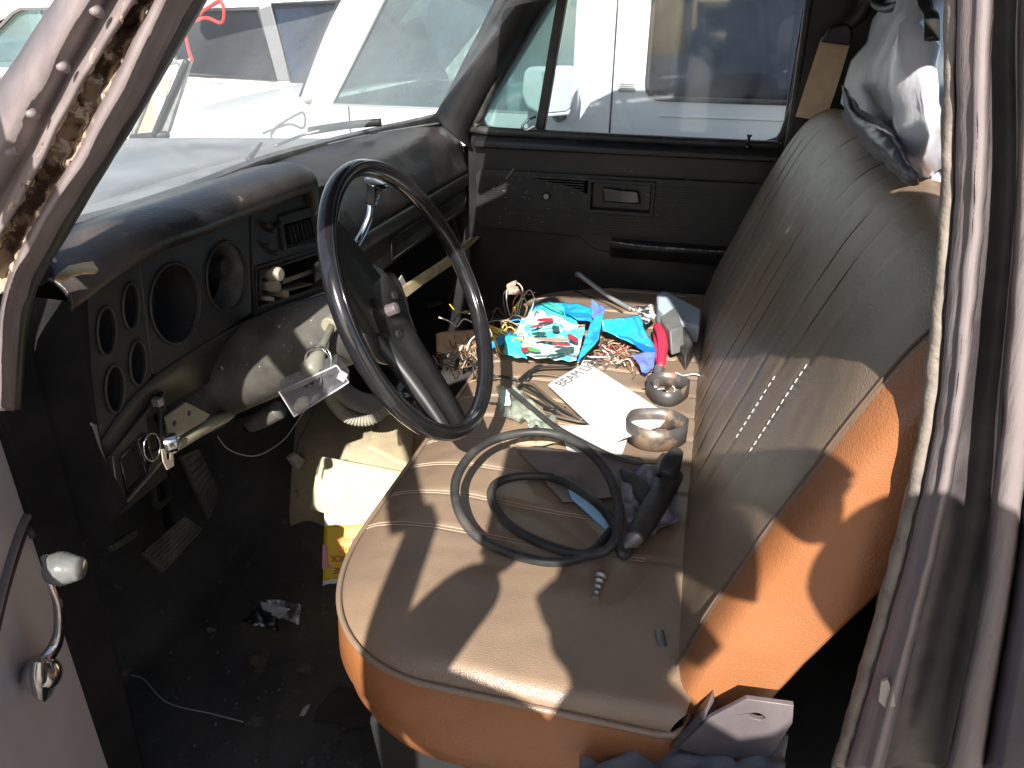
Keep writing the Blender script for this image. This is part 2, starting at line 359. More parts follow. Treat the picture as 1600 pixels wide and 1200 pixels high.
loft('pillar_ridge', bl(BR), M_JAMB, T, n=24, solid=.003, noisea=.0009, ns=45.)
BJ = [([(1547,0),(1538,300),(1525,450),(1504,640),(1474,800),(1438,960),(1378,1200)],.014), ([(1556,0),(1547,300),(1536,450),(1520,640),(1495,800),(1462,960),(1405,1200)],.032), ([(1594,0),(1586,300),(1576,450),(1560,640),(1545,800),(1510,960),(1462,1200)],.032), ([(1604,0),(1594,300),(1584,450),(1570,640),(1553,800),(1530,960),(1480,1200)],.0)]
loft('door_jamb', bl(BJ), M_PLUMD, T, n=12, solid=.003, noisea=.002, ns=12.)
BO = [([(1604,0),(1594,300),(1584,450),(1570,640),(1553,800),(1530,960),(1480,1200)],.002), ([(1612,0),(1602,300),(1592,450),(1578,640),(1562,800),(1539,960),(1490,1200)],-.012), ([(1640,0),(1630,300),(1618,450),(1602,640),(1586,800),(1564,960),(1525,1200)],-.014), ([(1655,0),(1645,300),(1632,450),(1614,640),(1596,800),(1574,960),(1535,1200)],.004)]
loft('pillar_outer_skin', bl(BO), M_JAMB, T, n=12, solid=.003, noisea=.0012)
BB = [([(1655,0),(1645,300),(1632,450),(1614,640),(1596,800),(1574,960),(1535,1200)],.004), ([(1700,0),(1690,300),(1675,450),(1660,640),(1640,800),(1610,960),(1570,1200)],-.03), ([(2300,0),(2300,300),(2300,450),(2300,640),(2300,800),(2300,960),(2300,1200)],-.05)]
loft('cab_corner', bl(BB), M_SIDE, T, n=12, solid=.004)
# far A pillar and windscreen
WS = [(.10,-.735,.812),(.30,-.765,.80),(.50,-.79,.795),(.76,-.835,.79),(1.03,-.842,.785),(1.30,-.815,.785),(1.50,-.765,.79)]
base = [V((x, y, z)) for y, x, z in WS]
top = [V((-.39+(b.x+.73)*.45, .13+(b.y-.1)*.955, 1.20)) for b in base]
loft('windshield', [base, top], G_WS, T, n=8)
gk = [b+V((.004,0,.004)) for b in base]
tube('windshield_gasket', [V((-.68,.06,.80))]+gk+[V((-.725,1.535,.815)), V((-.66,1.53,.93)), V((-.52,1.50,1.14)), V((-.47,1.49,1.2))], .016, M_RUB, T, n=8)
def apr(l, y): return [at(*p, y=y) for p in l]
RA = [ext(apr([(775,0),(697,152),(680,180)], 1.52), .16), ext(apr([(800,0),(718,160),(696,200)], 1.50), .16), ext(apr([(822,0),(728,178),(712,215)], 1.515), .16), ext(apr([(852,0),(742,190),(738,235)], 1.545), .16)]
loft('windshield_pillar', RA, M_BLK, T, n=10, solid=.01)
# wiper
wp = [at(482,205, z=.815), at(540,196, z=.82), at(596,191, z=.825)]
wa = tube('wiper', wp, .0045, M_RUB, T, n=6, flat=2.)
tube('wiper_arm', [at(430,228, z=.80), at(470,212, z=.812), at(500,204, z=.822)], .0035, M_STEEL, wa, n=6)
# the short black washer nozzle and a smear of leaves at the glass foot
tube('wiper', [at(388,250, z=.80), at(398,238, z=.81), at(408,224, z=.815)], [.006,.004,.003], M_RUB, T, n=6)

# ---- far door
DY = 1.55
door_o = [(-.665,-.02),(.27,-.02),(.29,.75),(.27,1.23),(-.40,1.23),(-.665,.83)]
win = []
for a, b, r in ((( .165,.772),None,0),):
    pass
wh = [(-.60,.768),(.14,.764),(.168,.775),(.180,.80),(.182,1.17),(-.385,1.17),(-.625,.812),(-.638,.79),(-.632,.775)]
door = plate('passenger_door', door_o, [wh], lambda a, b: V((a, DY, b)), (0,.012,0), M_BLK, T, bev=.003)
plate('outer_skin', [(-.69,-.25),(.29,-.25),(.31,.75),(.28,1.24),(-.40,1.24),(-.69,.80)], [wh], lambda a, b: V((a, DY+.07, b)), (0,.012,0), M_SIDE, door)
# window ledge and surround, a soft rolled lip
lp = [V((a, DY-.004, b)) for a, b in wh]
tube('window_surround', lp, .012, M_RUB, door, n=8, sm=3, closed=True)
MB().prism([(-.64,DY-.03,.742),(-.64,DY-.012,.756),(-.64,DY,.756),(-.64,DY,.725),(-.64,DY-.03,.725)], (.83,0,0)).build('window_ledge', M_BLK, door, bev=.005)
def sidegl(name, poly, M, par): return MB().prism([V((a, DY+.045, b)) for a, b in poly], (0,.005,0)).build(name, M, par)
sidegl('window_glass', [(-.47,.75),(.19,.75),(.19,1.19),(-.37,1.19)], G_SIDE, door)
sidegl('vent_window', [(-.645,.76),(-.485,.76),(-.385,1.19),(-.40,1.19),(-.65,.81)], G_VAN, door)
p0, p1 = at(842,206, y=DY+.02), at(877,0, y=DY+.02); p2 = p0+(p1-p0)*1.35
dv = (p1-p0).normalized(); sx = V((.0125,0,0))
MB().prism([p0-sx, p0+sx, p2+sx, p2-sx], (0,.03,0)).build('vent_post', M_RUB, door, bev=.003)
lt = tube('vent_latch', [at(838,182, y=DY), at(826,187, y=DY-.012), at(816,197, y=DY-.012), at(822,203, y=DY-.01), at(836,196, y=DY-.006)], .0035, M_CHROME, door, n=8)
MB().prism([at(824,204,y=DY), at(836,192,y=DY), at(841,208,y=DY)], (0,-.006,0)).build('vent_latch', M_CHROME, door)
k = at(1168,232, y=DY-.012)
MB().tube([k, k+V((0,0,.010)), k+V((0,0,.012)), k+V((0,0,.028)), k+V((0,0,.030)), k+V((0,0,.034))], [.010,.009,.004,.0035,.007,.006], 12).build('lock_knob', M_GLOSS, door, smooth=True)
# trim panel with pressed ribs
tp = [at(752,262, y=DY), at(1186,262, y=DY), at(1188,330, y=DY), at(1165,375, y=DY), at(1150,388, y=DY), at(950,382, y=DY), at(925,362, y=DY), at(765,352, y=DY), at(750,342, y=DY)]
x0, x1 = -.628, .150
out = [(-.628,.665),(-.640,.650),(-.640,.520),(-.625,.500),(-.33,.492),(-.30,.465),(-.27,.455),(.13,.455),(.155,.475),(.160,.655),(.148,.668)]
hx0, hz1 = at(926,283, y=DY).x, at(926,283, y=DY).z; hx1, hz0 = at(1016,331, y=DY).x, at(1016,331, y=DY).z
hole = [(hx0,hz0),(hx1,hz0),(hx1,hz1),(hx0,hz1)]
wc = at(855,305, y=DY); whole = disc2(wc.x, wc.z, .011, n=16)
plate('trim_panel', out, [hole, whole], lambda a, b: V((a, DY-.014, b)), (0,.013,0), M_BLKD, door, bev=.003)
rbm = MB()
for i in range(26):
    z = .645-i*.0068
    if z < .475: break
    segs = [(-.615,.135)]
    if hz0-.012 < z < hz1+.012: segs = [(-.615,hx0-.02),(hx1+.02,.135)]
    if abs(z-wc.z) < .035: segs = [(-.615,wc.x-.05),(wc.x+.05,hx0-.02),(hx1+.02,.135)] if hz0-.012 < z < hz1+.012 else [(-.615,wc.x-.05),(wc.x+.05,.135)]
    if z < .50: segs = [(-.24,.12)]
    for a, b in segs: rbm.box(((a+b)/2, DY-.0148, z), (b-a, .002, .0030))
stuff(rbm.build('rib', M_BLKD, door))
def frame2(name, x0, z0, x1, z1, w, y, d, M, par): return plate(name, [(x0-w,z0-w),(x1+w,z0-w),(x1+w,z1+w),(x0-w,z1+w)], [[(x0,z0),(x1,z0),(x1,z1),(x0,z1)]], lambda a, b: V((a, y, b)), (0,d,0), M, par, bev=.002)
hb = frame2('handle_bezel', hx0, hz0, hx1, hz1, .010, DY-.021, .008, M_BLKD, door)
hc = MB()
for (a, b, c, d) in (((hx0,DY-.014,hz0),(hx1,DY-.014,hz0),(hx1-.015,DY+.03,hz0+.012),(hx0+.012,DY+.03,hz0+.012)), ((hx0,DY-.014,hz1),(hx1,DY-.014,hz1),(hx1-.015,DY+.03,hz1-.01),(hx0+.012,DY+.03,hz1-.01)), ((hx0,DY-.014,hz0),(hx0,DY-.014,hz1),(hx0+.012,DY+.03,hz1-.01),(hx0+.012,DY+.03,hz0+.012)), ((hx1,DY-.014,hz0),(hx1,DY-.014,hz1),(hx1-.015,DY+.03,hz1-.01),(hx1-.015,DY+.03,hz0+.012)), ((hx0,DY+.03,hz0),(hx1,DY+.03,hz0),(hx1,DY+.03,hz1),(hx0,DY+.03,hz1))):
    hc.add([a, b, c, d], [(0,1,2,3)])
hc.build('handle_cup', M_BLK, door)
q = at(972,304, y=DY)
MB().prism([(q.x-.055,DY,q.z+.018),(q.x+.045,DY,q.z+.015),(q.x+.055,DY,q.z-.022),(q.x-.05,DY,q.z-.022)], (0,-.012,0)).build('door_handle', M_GLOSS, door, bev=.005)
MB().tube([(wc.x,DY+.0,wc.z),(wc.x,DY-.018,wc.z)], .008, 12).build('crank_spline', M_STEEL, door)
# armrest ledge, torn with a bright edge
a0, a1 = at(955,374, y=DY-.02), at(1146,380, y=DY-.02)
MB().prism([(a0.x,DY-.002,a0.z+.004),(a0.x,DY-.045,a0.z),(a0.x,DY-.05,a0.z-.012),(a0.x,DY-.03,a0.z-.05),(a0.x,DY-.002,a0.z-.05)], (a1.x-a0.x+.02,0,0)).build('armrest', M_BLK, door, bev=.006)
M_SCUFF = mat('scuffed edge', (.10,.10,.10), .5, (.35,.34,.33), 40., lo=.5, hi=.56)
tube('scuffed_lip', [V((a0.x,DY-.049,a0.z+.001)), V((a0.x+.12,DY-.052,a0.z-.004)), V((a1.x+.01,DY-.048,a0.z-.003))], [.0025,.0035,.0015], M_SCUFF, door, n=6)
random.seed(3)
sc = MB()
for i in range(60):
    px = random.choice([random.gauss(855,38), random.gauss(1000,60), random.gauss(800,20)]); py = random.gauss(305,34)
    if not (765 < px < 1150 and 262 < py < 350): continue
    p = at(px, py, y=DY-.0158); a = random.uniform(-.6,.6); L = random.uniform(.002,.009)
    sc.box(p, (L, .0006, .0012), Matrix.Rotation(a, 3, 'Y'))
stuff(sc.build('scratch', mat('scratch grey', (.30,.29,.27), .7), door))
tube('scratch', [at(803,263, y=DY-.017), at(797,271, y=DY-.017), at(791,279, y=DY-.017)], .0016, mat('scratch grey', (.3,.29,.27), .7), door, n=5)
# far B pillar, belt
MB().prism([(.185,1.46,.3),(.185,1.53,.3),(.185,1.55,1.24),(.175,1.48,1.24)], (.20,0,0)).build('door_pillar', M_BLK, T, bev=.008)
tube('door_seal', [V((.188,1.475,.70)), V((.186,1.48,.9)), V((.178,1.475,1.2))], .009, M_RUB, T, n=8)
M_BELT = mat('sunlit tan belt webbing', (.78,.56,.38), .75, (.66,.46,.31), 30., bump=.3, bscale=400.)  # tan raised so the belt looks sunlit while hanging in shade
b0, b1 = at(1266,186, y=1.40), at(1306,62, y=1.43)
wv = (at(1290,186, y=1.40)-at(1244,178, y=1.40))*.5
n_ = (b1-b0)
bs = loft('seat_belt', [[b0-wv, b0-wv+n_*.5+V((0,-.006,0)), b1-wv*.95], [b0+wv, b0+wv+n_*.5+V((0,-.006,0)), b1+wv*.95]], M_BELT, T, n=10, smooth=False, solid=.002)
MB().box(b0+n_*.72, (wv.length*2.1,.004,.002)).build('belt_stitching', mat('belt stitch', (.16,.10,.07), .8), bs)
q = at(1312,44, y=1.42)
rt_ = MB(); rt_.prism([at(1282,66,y=1.40), at(1330,72,y=1.40), at(1334,48,y=1.40), at(1326,36,y=1.40), at(1300,40,y=1.40)], (0,.03,0)); rt_.build('belt_retractor', M_BLK, T, bev=.006)
tube('belt_retractor', [at(1325,40,y=1.42), at(1345,20,y=1.42), at(1362,-15,y=1.42)], [.014,.016,.018], M_RUB, T, n=8)
tube('coat_hook', [at(1362,-20,x=.30), at(1366,4,x=.29), at(1385,13,x=.28), at(1410,2,x=.29), at(1412,-20,x=.30)], .008, M_BLK, T, n=8)

# ---------------------------------------------------------------- dashboard
XD = -.66
def dq(px, py, x=XD): p = at(px, py, x=x); return (p.y, p.z)
def dpoly(l, x=XD): return [dq(*p, x=x) for p in l]
dash = MB()
dash.prism([(-.84,.06,.46),(-.72,.06,.47),(-.70,.06,.60),(-.70,.06,.74),(-.84,.06,.74)], (0,.012,0))
dash = dash.build('dashboard', M_BLKD, T)
def pad_prof(y):
    L = [(-.80,.772),(-.77,.808),(-.72,.822),(-.685,.828),(-.655,.824),(-.640,.812),(-.637,.800),(-.646,.788),(-.662,.786)]
    Rr = [(-.845,.765),(-.825,.788),(-.79,.790),(-.755,.782),(-.720,.760),(-.693,.725),(-.676,.690),(-.668,.662),(-.675,.652)]
    t = min(1, max(0, (y-.60)/.065)); t = t*t*(3-2*t)
    a = min(1, max(0, (y-.07)/.14)); a = 1-(1-a)**2
    out = []
    for p, q in zip(L, Rr):
        x = p[0]*(1-t)+q[0]*t; z = p[1]*(1-t)+q[1]*t
        if t < 1: z -= (.035*(1-a))*(1-t); x -= (.02*(1-a))*(1-t)*(1 if p[0] > -.75 else 0)
        if t >= 1:
            c = .006*sin((y-.66)*7); x += -.045*sin(pi*(y-.62)/.98)*(1 if q[0] < -.80 else 0)
        out.append((x, z))
    return out
ys = [.068,.07,.08,.10,.13,.17,.21,.28,.36,.44,.52,.58,.595,.61,.625,.64,.655,.67,.72,.82,.94,1.06,1.18,1.30,1.42,1.52,1.575]
M_PAD = mat('cracked vinyl dash pad', (.018,.017,.018), .33, (.03,.028,.027), 5., bump=.22, bscale=150., dust=.55, dustcol=(.17,.125,.11), dscale=5., fine=(30., .68, .72, (.22,.16,.13)))
lines = []
for y in ys: lines.append([V((x, y, z)) for x, z in pad_prof(y)])
loft('dash_pad', lines, M_PAD, dash, n=4, solid=.006, noisea=.0018)
# splits in the pad
M_CRACK = mat('crack shadow foam', (.01,.008,.008), .9)
for pts in ([(650,222),(664,236),(672,252),(680,262)], [(603,240),(612,262),(616,276)]):
    P = [at(*p, z=.79) for p in pts]
# gauge panels
def cup(lp, depth, M, par, x=XD, floor=True):       # recessed hole behind the panel
    n = len(lp); A_ = [V((x-.004, *q)) for q in lp]; B2 = [V((x-depth, *q)) for q in lp]
    fs = [(i, (i+1) % n, n+(i+1) % n, n+i) for i in range(n)]
    if floor: fs.append(tuple(range(n, 2*n)))
    return MB().add(A_+B2, fs).build('gauge_cup', M, par)
def eh(px, py, a, b): return [dq(px+a*cos(2*pi*i/32), py+b*sin(2*pi*i/32)) for i in range(32)]
small = [eh(203,478,13,36), eh(165,517,15,38), eh(214,567,13,35), eh(178,607,15,37)]
big = [eh(272,474,39,63), eh(353,432,32,55)]
def lip(lp, par): return tube('gauge_rim', [V((XD+.002, *q)) for q in lp], .0019, M_BLKD, par, n=6, sm=1, closed=True)
g1 = dpoly([(133,468),(138,452),(204,388),(215,392),(237,588),(158,687),(152,682),(140,545)])
g2 = dpoly([(214,388),(383,328),(389,334),(394,488),(388,494),(244,586),(238,584)])
gp = plate('gauge_panel', g1, small, lambda a, b: V((XD, a, b)), (-.008,0,0), M_BLKD, dash, bev=.0025)
for c in small: cup(c, .05, M_DARK, dash); lip(c, dash)
plate('gauge_panel', g2, big, lambda a, b: V((XD, a, b)), (-.008,0,0), M_BLKD, dash, bev=.0025)
for c in big: lip(c, dash)
cup(big[0], .07, M_BLKD, dash)
cup(big[1], .045, M_STEEL, dash, floor=False)
c = dq(353,432)
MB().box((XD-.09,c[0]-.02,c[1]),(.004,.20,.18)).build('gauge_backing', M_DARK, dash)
MB().prism([V((XD-.045,*dq(*q))) for q in ((322,392),(336,380),(342,470),(328,462))], (-.02,0,0)).build('gauge_backing', M_BLKD, dash)
MB().tube([V((XD-.02,*dq(372,420))),V((XD-.06,*dq(372,420)))],.014,16).build('gauge_socket', M_BLKD, dash)
for cc in (dq(149,662),): MB().tube([V((XD+.001,cc[0],cc[1])),V((XD-.004,cc[0],cc[1]))],.004,10).build('screw_hole', M_DARK, dash)
# left end shoulder of the dash
EC = [[at(135,462,x=-.655), at(140,540,x=-.655), at(156,690,x=-.655), V((-.655,.075,.50))],
      [V((-.66,.068,.768)), V((-.662,.066,.71)), V((-.665,.062,.60)), V((-.668,.06,.48))],
      [V((-.69,.055,.775)), V((-.69,.045,.71)), V((-.69,.045,.60)), V((-.69,.045,.46))],
      [V((-.74,.05,.77)), V((-.74,.04,.71)), V((-.735,.04,.60)), V((-.73,.04,.45))]]
loft('end_cap', EC, M_BLK0, dash, n=8, solid=.003)
# ragged torn foam on the left shoulder
M_FOAM = mat('exposed yellow foam', (.62,.42,.20), .9, (.50,.30,.12), 40., bump=.8, bscale=120.)
fp = [(86,438),(92,430),(108,418),(130,413),(146,411),(149,416),(154,423),(149,428),(128,429),(110,434),(98,441)]
fb = bpy.data.objects
q0 = V((-.66,.085,.806))
mm = MB(); mm.prism([atp(p[0], p[1], (-.66,.085,.8085), (.1,.22,1)) for p in fp], (0,0,.002)); mm.build('torn_foam', M_FOAM, dash)
# centre panel: climate bezel, knobs, radio opening
XP = XD-.004
ph = dpoly([(404,424),(506,392),(509,446),(404,478)], XP)
vh = dpoly([(441,352),(498,336),(500,370),(445,386)], XP)
g3 = dpoly([(392,328),(508,288),(514,452),(398,494)], XP)
plate('center_panel', g3, [ph, vh], lambda a, b: V((XP, a, b)), (-.006,0,0), M_BLKD, dash, bev=.002)
vo = dpoly([(433,338),(499,318),(505,372),(439,392)], XP)
plate('vent_bezel', vo, [dpoly([(438,348),(499,330),(502,372),(444,388)], XP)], lambda a, b: V((XP+.006, a, b)), (-.006,0,0), M_BLKD, dash, bev=.0015)
for i in range(9):
    a = dq(445+i*6.3, 352-i*1.8, XP-.012); b = dq(448+i*6.3, 384-i*1.8, XP-.012)
    MB().box((XP-.010, (a[0]+b[0])/2, (a[1]+b[1])/2), (.016,.0018,abs(a[1]-b[1])+.002), Matrix.Rotation(radians(12), 3, 'X')).build('slat', M_BLKD, dash)
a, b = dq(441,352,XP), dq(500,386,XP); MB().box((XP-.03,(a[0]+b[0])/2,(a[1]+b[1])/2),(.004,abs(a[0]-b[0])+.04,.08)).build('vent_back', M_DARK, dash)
for l in ([(404,424),(506,392),(509,446),(404,478)],):
    P = [V((XP+.003, *q)) for q in dpoly(l, XP)]
    tube('radio_frame', P+[P[0]], .0022, M_BLKD, dash, n=6, sm=1)
    P = [V((XP+.002, *q)) for q in dpoly([(398,418),(510,384),(514,450),(399,488)], XP)]
    tube('radio_frame', P+[P[0]], .0018, M_BLKD, dash, n=6, sm=1)
# inside the radio opening
M_LITB = mat('tan bracket metal', (.36,.31,.25), .6, (.30,.25,.19), 40.)
MB().prism([V((XP-.012,*dq(405,470,XP))), V((XP-.012,*dq(508,440,XP))), V((XP-.05,*dq(508,440,XP))), V((XP-.05,*dq(405,470,XP)))], (0,0,-.003)).build('radio_bracket', M_LITB, dash)
MB().prism([V((XP-.02,*dq(458,446,XP))), V((XP-.02,*dq(505,428,XP))), V((XP-.02,*dq(505,422,XP))), V((XP-.02,*dq(460,438,XP)))], (-.004,0,0)).build('radio_bracket', M_LITB, dash)
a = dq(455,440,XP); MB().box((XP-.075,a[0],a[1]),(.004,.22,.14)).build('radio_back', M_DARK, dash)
for (px, py, r) in ((424,428,.0125),(420,447,.0095),(434,458,.007),(412,466,.004)):
    q = V((XP+.004, *dq(px, py, XP))); MB().tube([q-V((.02,0,0)), q, q+V((.010,0,0)), q+V((.014,0,0))], [r*.7, r, r*.96, r*.8], 18).build('knob', M_LITB, dash, smooth=False, bev=.001)
for (px, py) in ((410,352),(420,360),(412,384),(425,395),(430,352)):
    q = V((XP+.002, *dq(px, py, XP))); MB().tube([q, q+V((.010,0,0))], .0045, 10).build('knob', M_BLKD, dash, bev=.001)
# lower skirt under the gauges, leaning forward
LS = [[at(158,690,x=XD+.002), at(238,592,x=XD+.002), at(395,497,x=XD+.002), at(514,455,x=XD+.002)],
      [at(160,700,x=XD-.012), at(240,606,x=XD-.012), at(400,508,x=XD-.012), at(520,468,x=XD-.012)],
      [at(166,712,x=XD-.010), at(250,640,x=XD-.02), at(400,560,x=XD-.05), at(520,520,x=XD-.05)],]
loft('lower_skirt', LS, M_BLKD, dash, n=8, solid=.003)
sw = dpoly([(164,716),(176,704),(240,626),(256,612),(260,655),(250,716),(238,738),(186,792),(176,790)], XD-.01)
h1 = dpoly([(184,716),(207,690),(224,742),(194,775)], XD-.01); h2 = dpoly([(226,650),(246,622),(250,652),(249,700),(236,708)], XD-.01); h3 = dpoly([(211,688),(222,676),(234,722),(226,738)], XD-.01)
plate('switch_panel', sw, [h1, h2, h3], lambda a, b: V((XD-.008, a, b)), (-.006,0,0), M_BLKD, dash, bev=.0015)
for h in (h1, h3):
    P = [V((XD-.006, *q)) for q in h]; tube('switch_frame', P+[P[0]], .0016, M_GLOSS, dash, n=6, sm=1)
P = [V((XD-.004, *q)) for q in dpoly([(169,712),(178,786),(186,790),(246,722)], XD-.01)]; tube('switch_frame', P, .0013, M_STEEL, dash, n=6, sm=1)
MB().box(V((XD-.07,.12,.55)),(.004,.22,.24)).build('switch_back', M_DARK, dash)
q = at(246,628,x=XD-.004); MB().box(q,(.012,.010,.011)).build('switch_clip', M_STEEL, dash, bev=.001)
# olive bracket and the rail under the column
ob = dpoly([(261,652),(293,629),(330,648),(322,658),(285,680),(269,692)], XD)
hs = [disc2(*dq(298,646), .0045, n=12), disc2(*dq(275,662), .0045, n=12)]
plate('column_bracket', ob, hs, lambda a, b: V((XD-.002, a, b)), (-.003,0,0), M_OLIVE, dash)
tube('column_rail', [at(268,700,x=XD-.01), at(320,668,x=XD-.01), at(345,655,x=XD-.02), at(360,646,x=XD-.06)], .009, M_OLIVE, dash, n=8)
# face of the dash right of the column
GF = [(.62,.655),(1.575,.655),(1.575,.63),(.62,.63)]
MB().prism([(-.672,.62,.652),(-.664,.62,.648),(-.664,.62,.618),(-.672,.62,.610)], (0,.955,0)).build('trim_strip', M_BLKD, dash, bev=.002)
MB().prism([(-.678,.62,.612),(-.672,.62,.612),(-.672,.62,.545),(-.69,.62,.535),(-.70,.62,.535),(-.70,.62,.612)], (0,.955,0)).build('glovebox_rail', M_BLK, dash, bev=.002)
for (ya, yb) in ((1.28,1.54),(.98,1.25)):
    P = [V((-.670,a,b)) for a, b in ((ya,.555),(yb,.555),(yb,.603),(ya,.603))]; tube('vent_outline', P+[P[0]], .002, M_BLKD, dash, n=6, sm=1)
MB().prism([(-.70,.66,.53),(-.80,.66,.53),(-.84,.66,.30),(-1.0,.66,.25),(-1.0,.66,.75),(-.72,.66,.74)], (0,.006,0)).build('duct_wall', M_DARK, dash)
MB().prism([(-.69,1.54,.54),(-.72,1.54,.30),(-.74,1.54,.18),(-1.0,1.54,.18),(-1.0,1.54,.75),(-.70,1.54,.74)], (0,.012,0)).build('duct_wall', M_DARK, dash)
hb = MB(); hb.box((-.95,1.18,.42),(.22,.55,.34)); hb.build('heater_box', M_DARK, dash, bev=.02)
lv = MB(); lv.prism([(-.72,.70,.18),(-.72,.80,.18),(-.72,.80,.40),(-.72,.70,.40)],(-.03,0,0)); 
tube('brace', [at(700,330,x=-.69), at(722,400,x=-.70), at(735,462,x=-.72)], [.012,.010,.010], M_BLKD, dash, n=6)
tube('brace', [at(668,478,x=-.75), at(700,470,x=-.75), at(740,462,x=-.75)], .008, M_BLKD, dash, n=6)
g_ = MB(); g_.prism([at(718,500,x=-.70), at(738,498,x=-.70), at(744,560,x=-.66), at(700,560,x=-.66)], (-.006,0,0)); g_.build('broken_bracket', mat('grey plastic', (.16,.155,.15), .5, (.10,.1,.1), 20.), dash)

# ---------------------------------------------------------------- steering column and wheel
TW = radians(24.9); N = V((cos(TW), 0, sin(TW))); WU = V((0,1,0)); WW = N.cross(WU); WC = V((-.377,.382,.69))
def ax(s): return WC - N*s
M_COL = mat('dusty grey column cover', (.055,.052,.047), .5, (.036,.034,.031), 9., bump=.15, bscale=160., dust=.4, dustcol=(.16,.145,.12), dscale=16., fine=(60., .64, .70, (.42,.38,.30)))
colm = MB().tube([ax(.475), ax(.47), ax(.43), ax(.42), ax(.41), ax(.28), ax(.275), ax(.15), ax(.12), ax(.10)], [.055,.070,.073,.074,.070,.063,.0625,.056,.054,.045], 40).build('steering_column', M_COL, T, smooth=True)
try: colm.data.set_sharp_from_angle(angle=radians(30))
except Exception: pass
MB().tube([ax(.75), ax(.47)], .035, 20).build('column_tube', M_DARK, colm, smooth=True)
MB().tube([ax(.10), ax(.055)], [.040,.036], 24).build('column_bearing', M_DARK, colm, smooth=True)
# lower collar half
n = 16; vs = []
for s, r in ((.425,.080),(.50,.083),(.535,.074)):
    for i in range(n+1):
        t = radians(200+150*i/n); vs.append(ax(s)+(WU*cos(t)+WW*sin(t))*r)
fs = [(k*(n+1)+i, k*(n+1)+i+1, (k+1)*(n+1)+i+1, (k+1)*(n+1)+i) for k in range(2) for i in range(n)]
mesh('column_collar', vs, fs, M_COL, colm, smooth=True, solid=.004)
R0 = .1945
rim = MB().tube([WC+(WU*cos(2*pi*i/96)+WW*sin(2*pi*i/96))*R0 for i in range(96)], .0115, 16, closed=True, flat=1.1)
wheel = rim.build('steering_wheel', M_GLOSS, T, smooth=True)
for rr, off in ((R0-.0085,.0085),(R0+.0035,.0122)):
    MB().tube([WC+N*off+(WU*cos(2*pi*i/96)+WW*sin(2*pi*i/96))*rr for i in range(96)], .0012, 6, closed=True).build('rim_bead', M_GLOSS, wheel, smooth=True)
M_SPK = mat('satin black spoke', (.014,.014,.015), .42, (.022,.022,.022), 10., dust=.12, dustcol=(.12,.11,.10))
def spoke(ang, w0, w1):
    a = radians(ang); d = WU*cos(a)+WW*sin(a); s = d.cross(N)
    L = []
    for t in (-.62, -.30, .0, .30, .62, .86, 1.0):
        pass
    lines = []
    for e in (-1, -.86, -.45, 0, .45, .86, 1):
        row = []
        for k, t in enumerate((.05,.25,.45,.65,.82,.93,.985)):
            w = w0+(w1-w0)*t**.8; dp = -.058*(1-t)**1.2 - .004
            rise = .0 if abs(e) < .9 else -.016
            if abs(e) == .86: rise = .004
            if abs(e) < .5: rise = -.004
            row.append(WC+d*(R0*t)+s*(w*e*.5)+N*(dp+rise))
        lines.append(row)
    return loft('spoke', lines, M_SPK, wheel, n=5, solid=.004)
spoke(134, .125, .075); spoke(-106, .115, .062)
hubm = MB().tube([ax(.095), ax(.075), ax(.062), ax(.052), ax(.050)], [.055,.074,.078,.066,.0], 32, cap=False).build('hub', M_SPK, wheel, smooth=True)
MB().tube([ax(.055), ax(.035), ax(.033)], [.010,.009,.002], 8).build('hub_nut', M_GUN, wheel, bev=.001)
for a in (20, 140, 260): p = ax(.05)+(WU*cos(radians(a))+WW*sin(radians(a)))*.036; MB().tube([p, p+N*.004], .006, 12).build('screw', M_DARK, wheel)
# torn horn cover, standing off towards the far side
def tc_(u, v):
    a = radians(45-125*u); r = .056+.014*v+.006*sin(u*9); 
    return WC+(WU*cos(a)+WW*sin(a))*r+N*(-.066+.014*v+.008*nz((u*3, v*3, 0), 1.)+.005*nz((u*14, v*9, 2), 1.))
grid('torn_horn_cover', tc_, 30, 10, mat('torn dull foam', (.008,.008,.008), .9, (.016,.015,.015), 30., spec=.1), wheel, solid=.003)
# stalk and its rings
s0, s1 = at(519,508,y=.32), at(487,577,y=.27)
sk = MB().tube([s0, s0+(s1-s0)*.45, s0+(s1-s0)*.5, s0+(s1-s0)*.85, s1, s1+(s1-s0)*.12, s1+(s1-s0)*.16], [.005,.0055,.008,.013,.016,.012,.002], 16).build('turn_signal_stalk', mat('dusty olive plastic', (.17,.17,.135), .45, (.12,.12,.09), 30., dust=.25), colm, smooth=True)
MB().tube([at(519,505,y=.33)+V((0,.01,0)), at(519,505,y=.33)-V((0,.012,0))], .012, 14).build('stalk_socket', M_OLIVE, colm, bev=.002)
cc = at(497,563,y=.268)
for rr, tl_ in ((.018,.1),(.0195,.35)):
    MB().tube([cc+V((cos(t)*rr, sin(t)*rr*tl_, sin(t)*rr)) for t in [2*pi*i/40 for i in range(40)]], .0009, 6, closed=True).build('wire_ring', M_CHROME, colm, smooth=True)
# gear lever with flared knob
l0, l1, l2 = at(562,372,y=.47), at(577,338,y=.49), at(579,318,y=.50)
tube('shift_lever', [at(548,392,y=.44), l0, l1, l2], .0062, M_CHROME, colm, n=10)
dd = (at(588,286,y=.50)-l2).normalized(); Lk = (at(588,286,y=.50)-l2).length
MB().tube([l2, l2+dd*.004, l2+dd*Lk*.3, l2+dd*Lk*.7, l2+dd*Lk*.95, l2+dd*Lk*1.02, l2+dd*Lk*1.06], [.009,.0105,.0095,.012,.0185,.0185,.010], 20).build('shift_knob', M_GLOSS, colm, smooth=True)
tube('column_lever', [at(515,568,y=.36), at(548,560,y=.38), at(600,545,y=.40)], .005, M_OLIVE, colm, n=8)

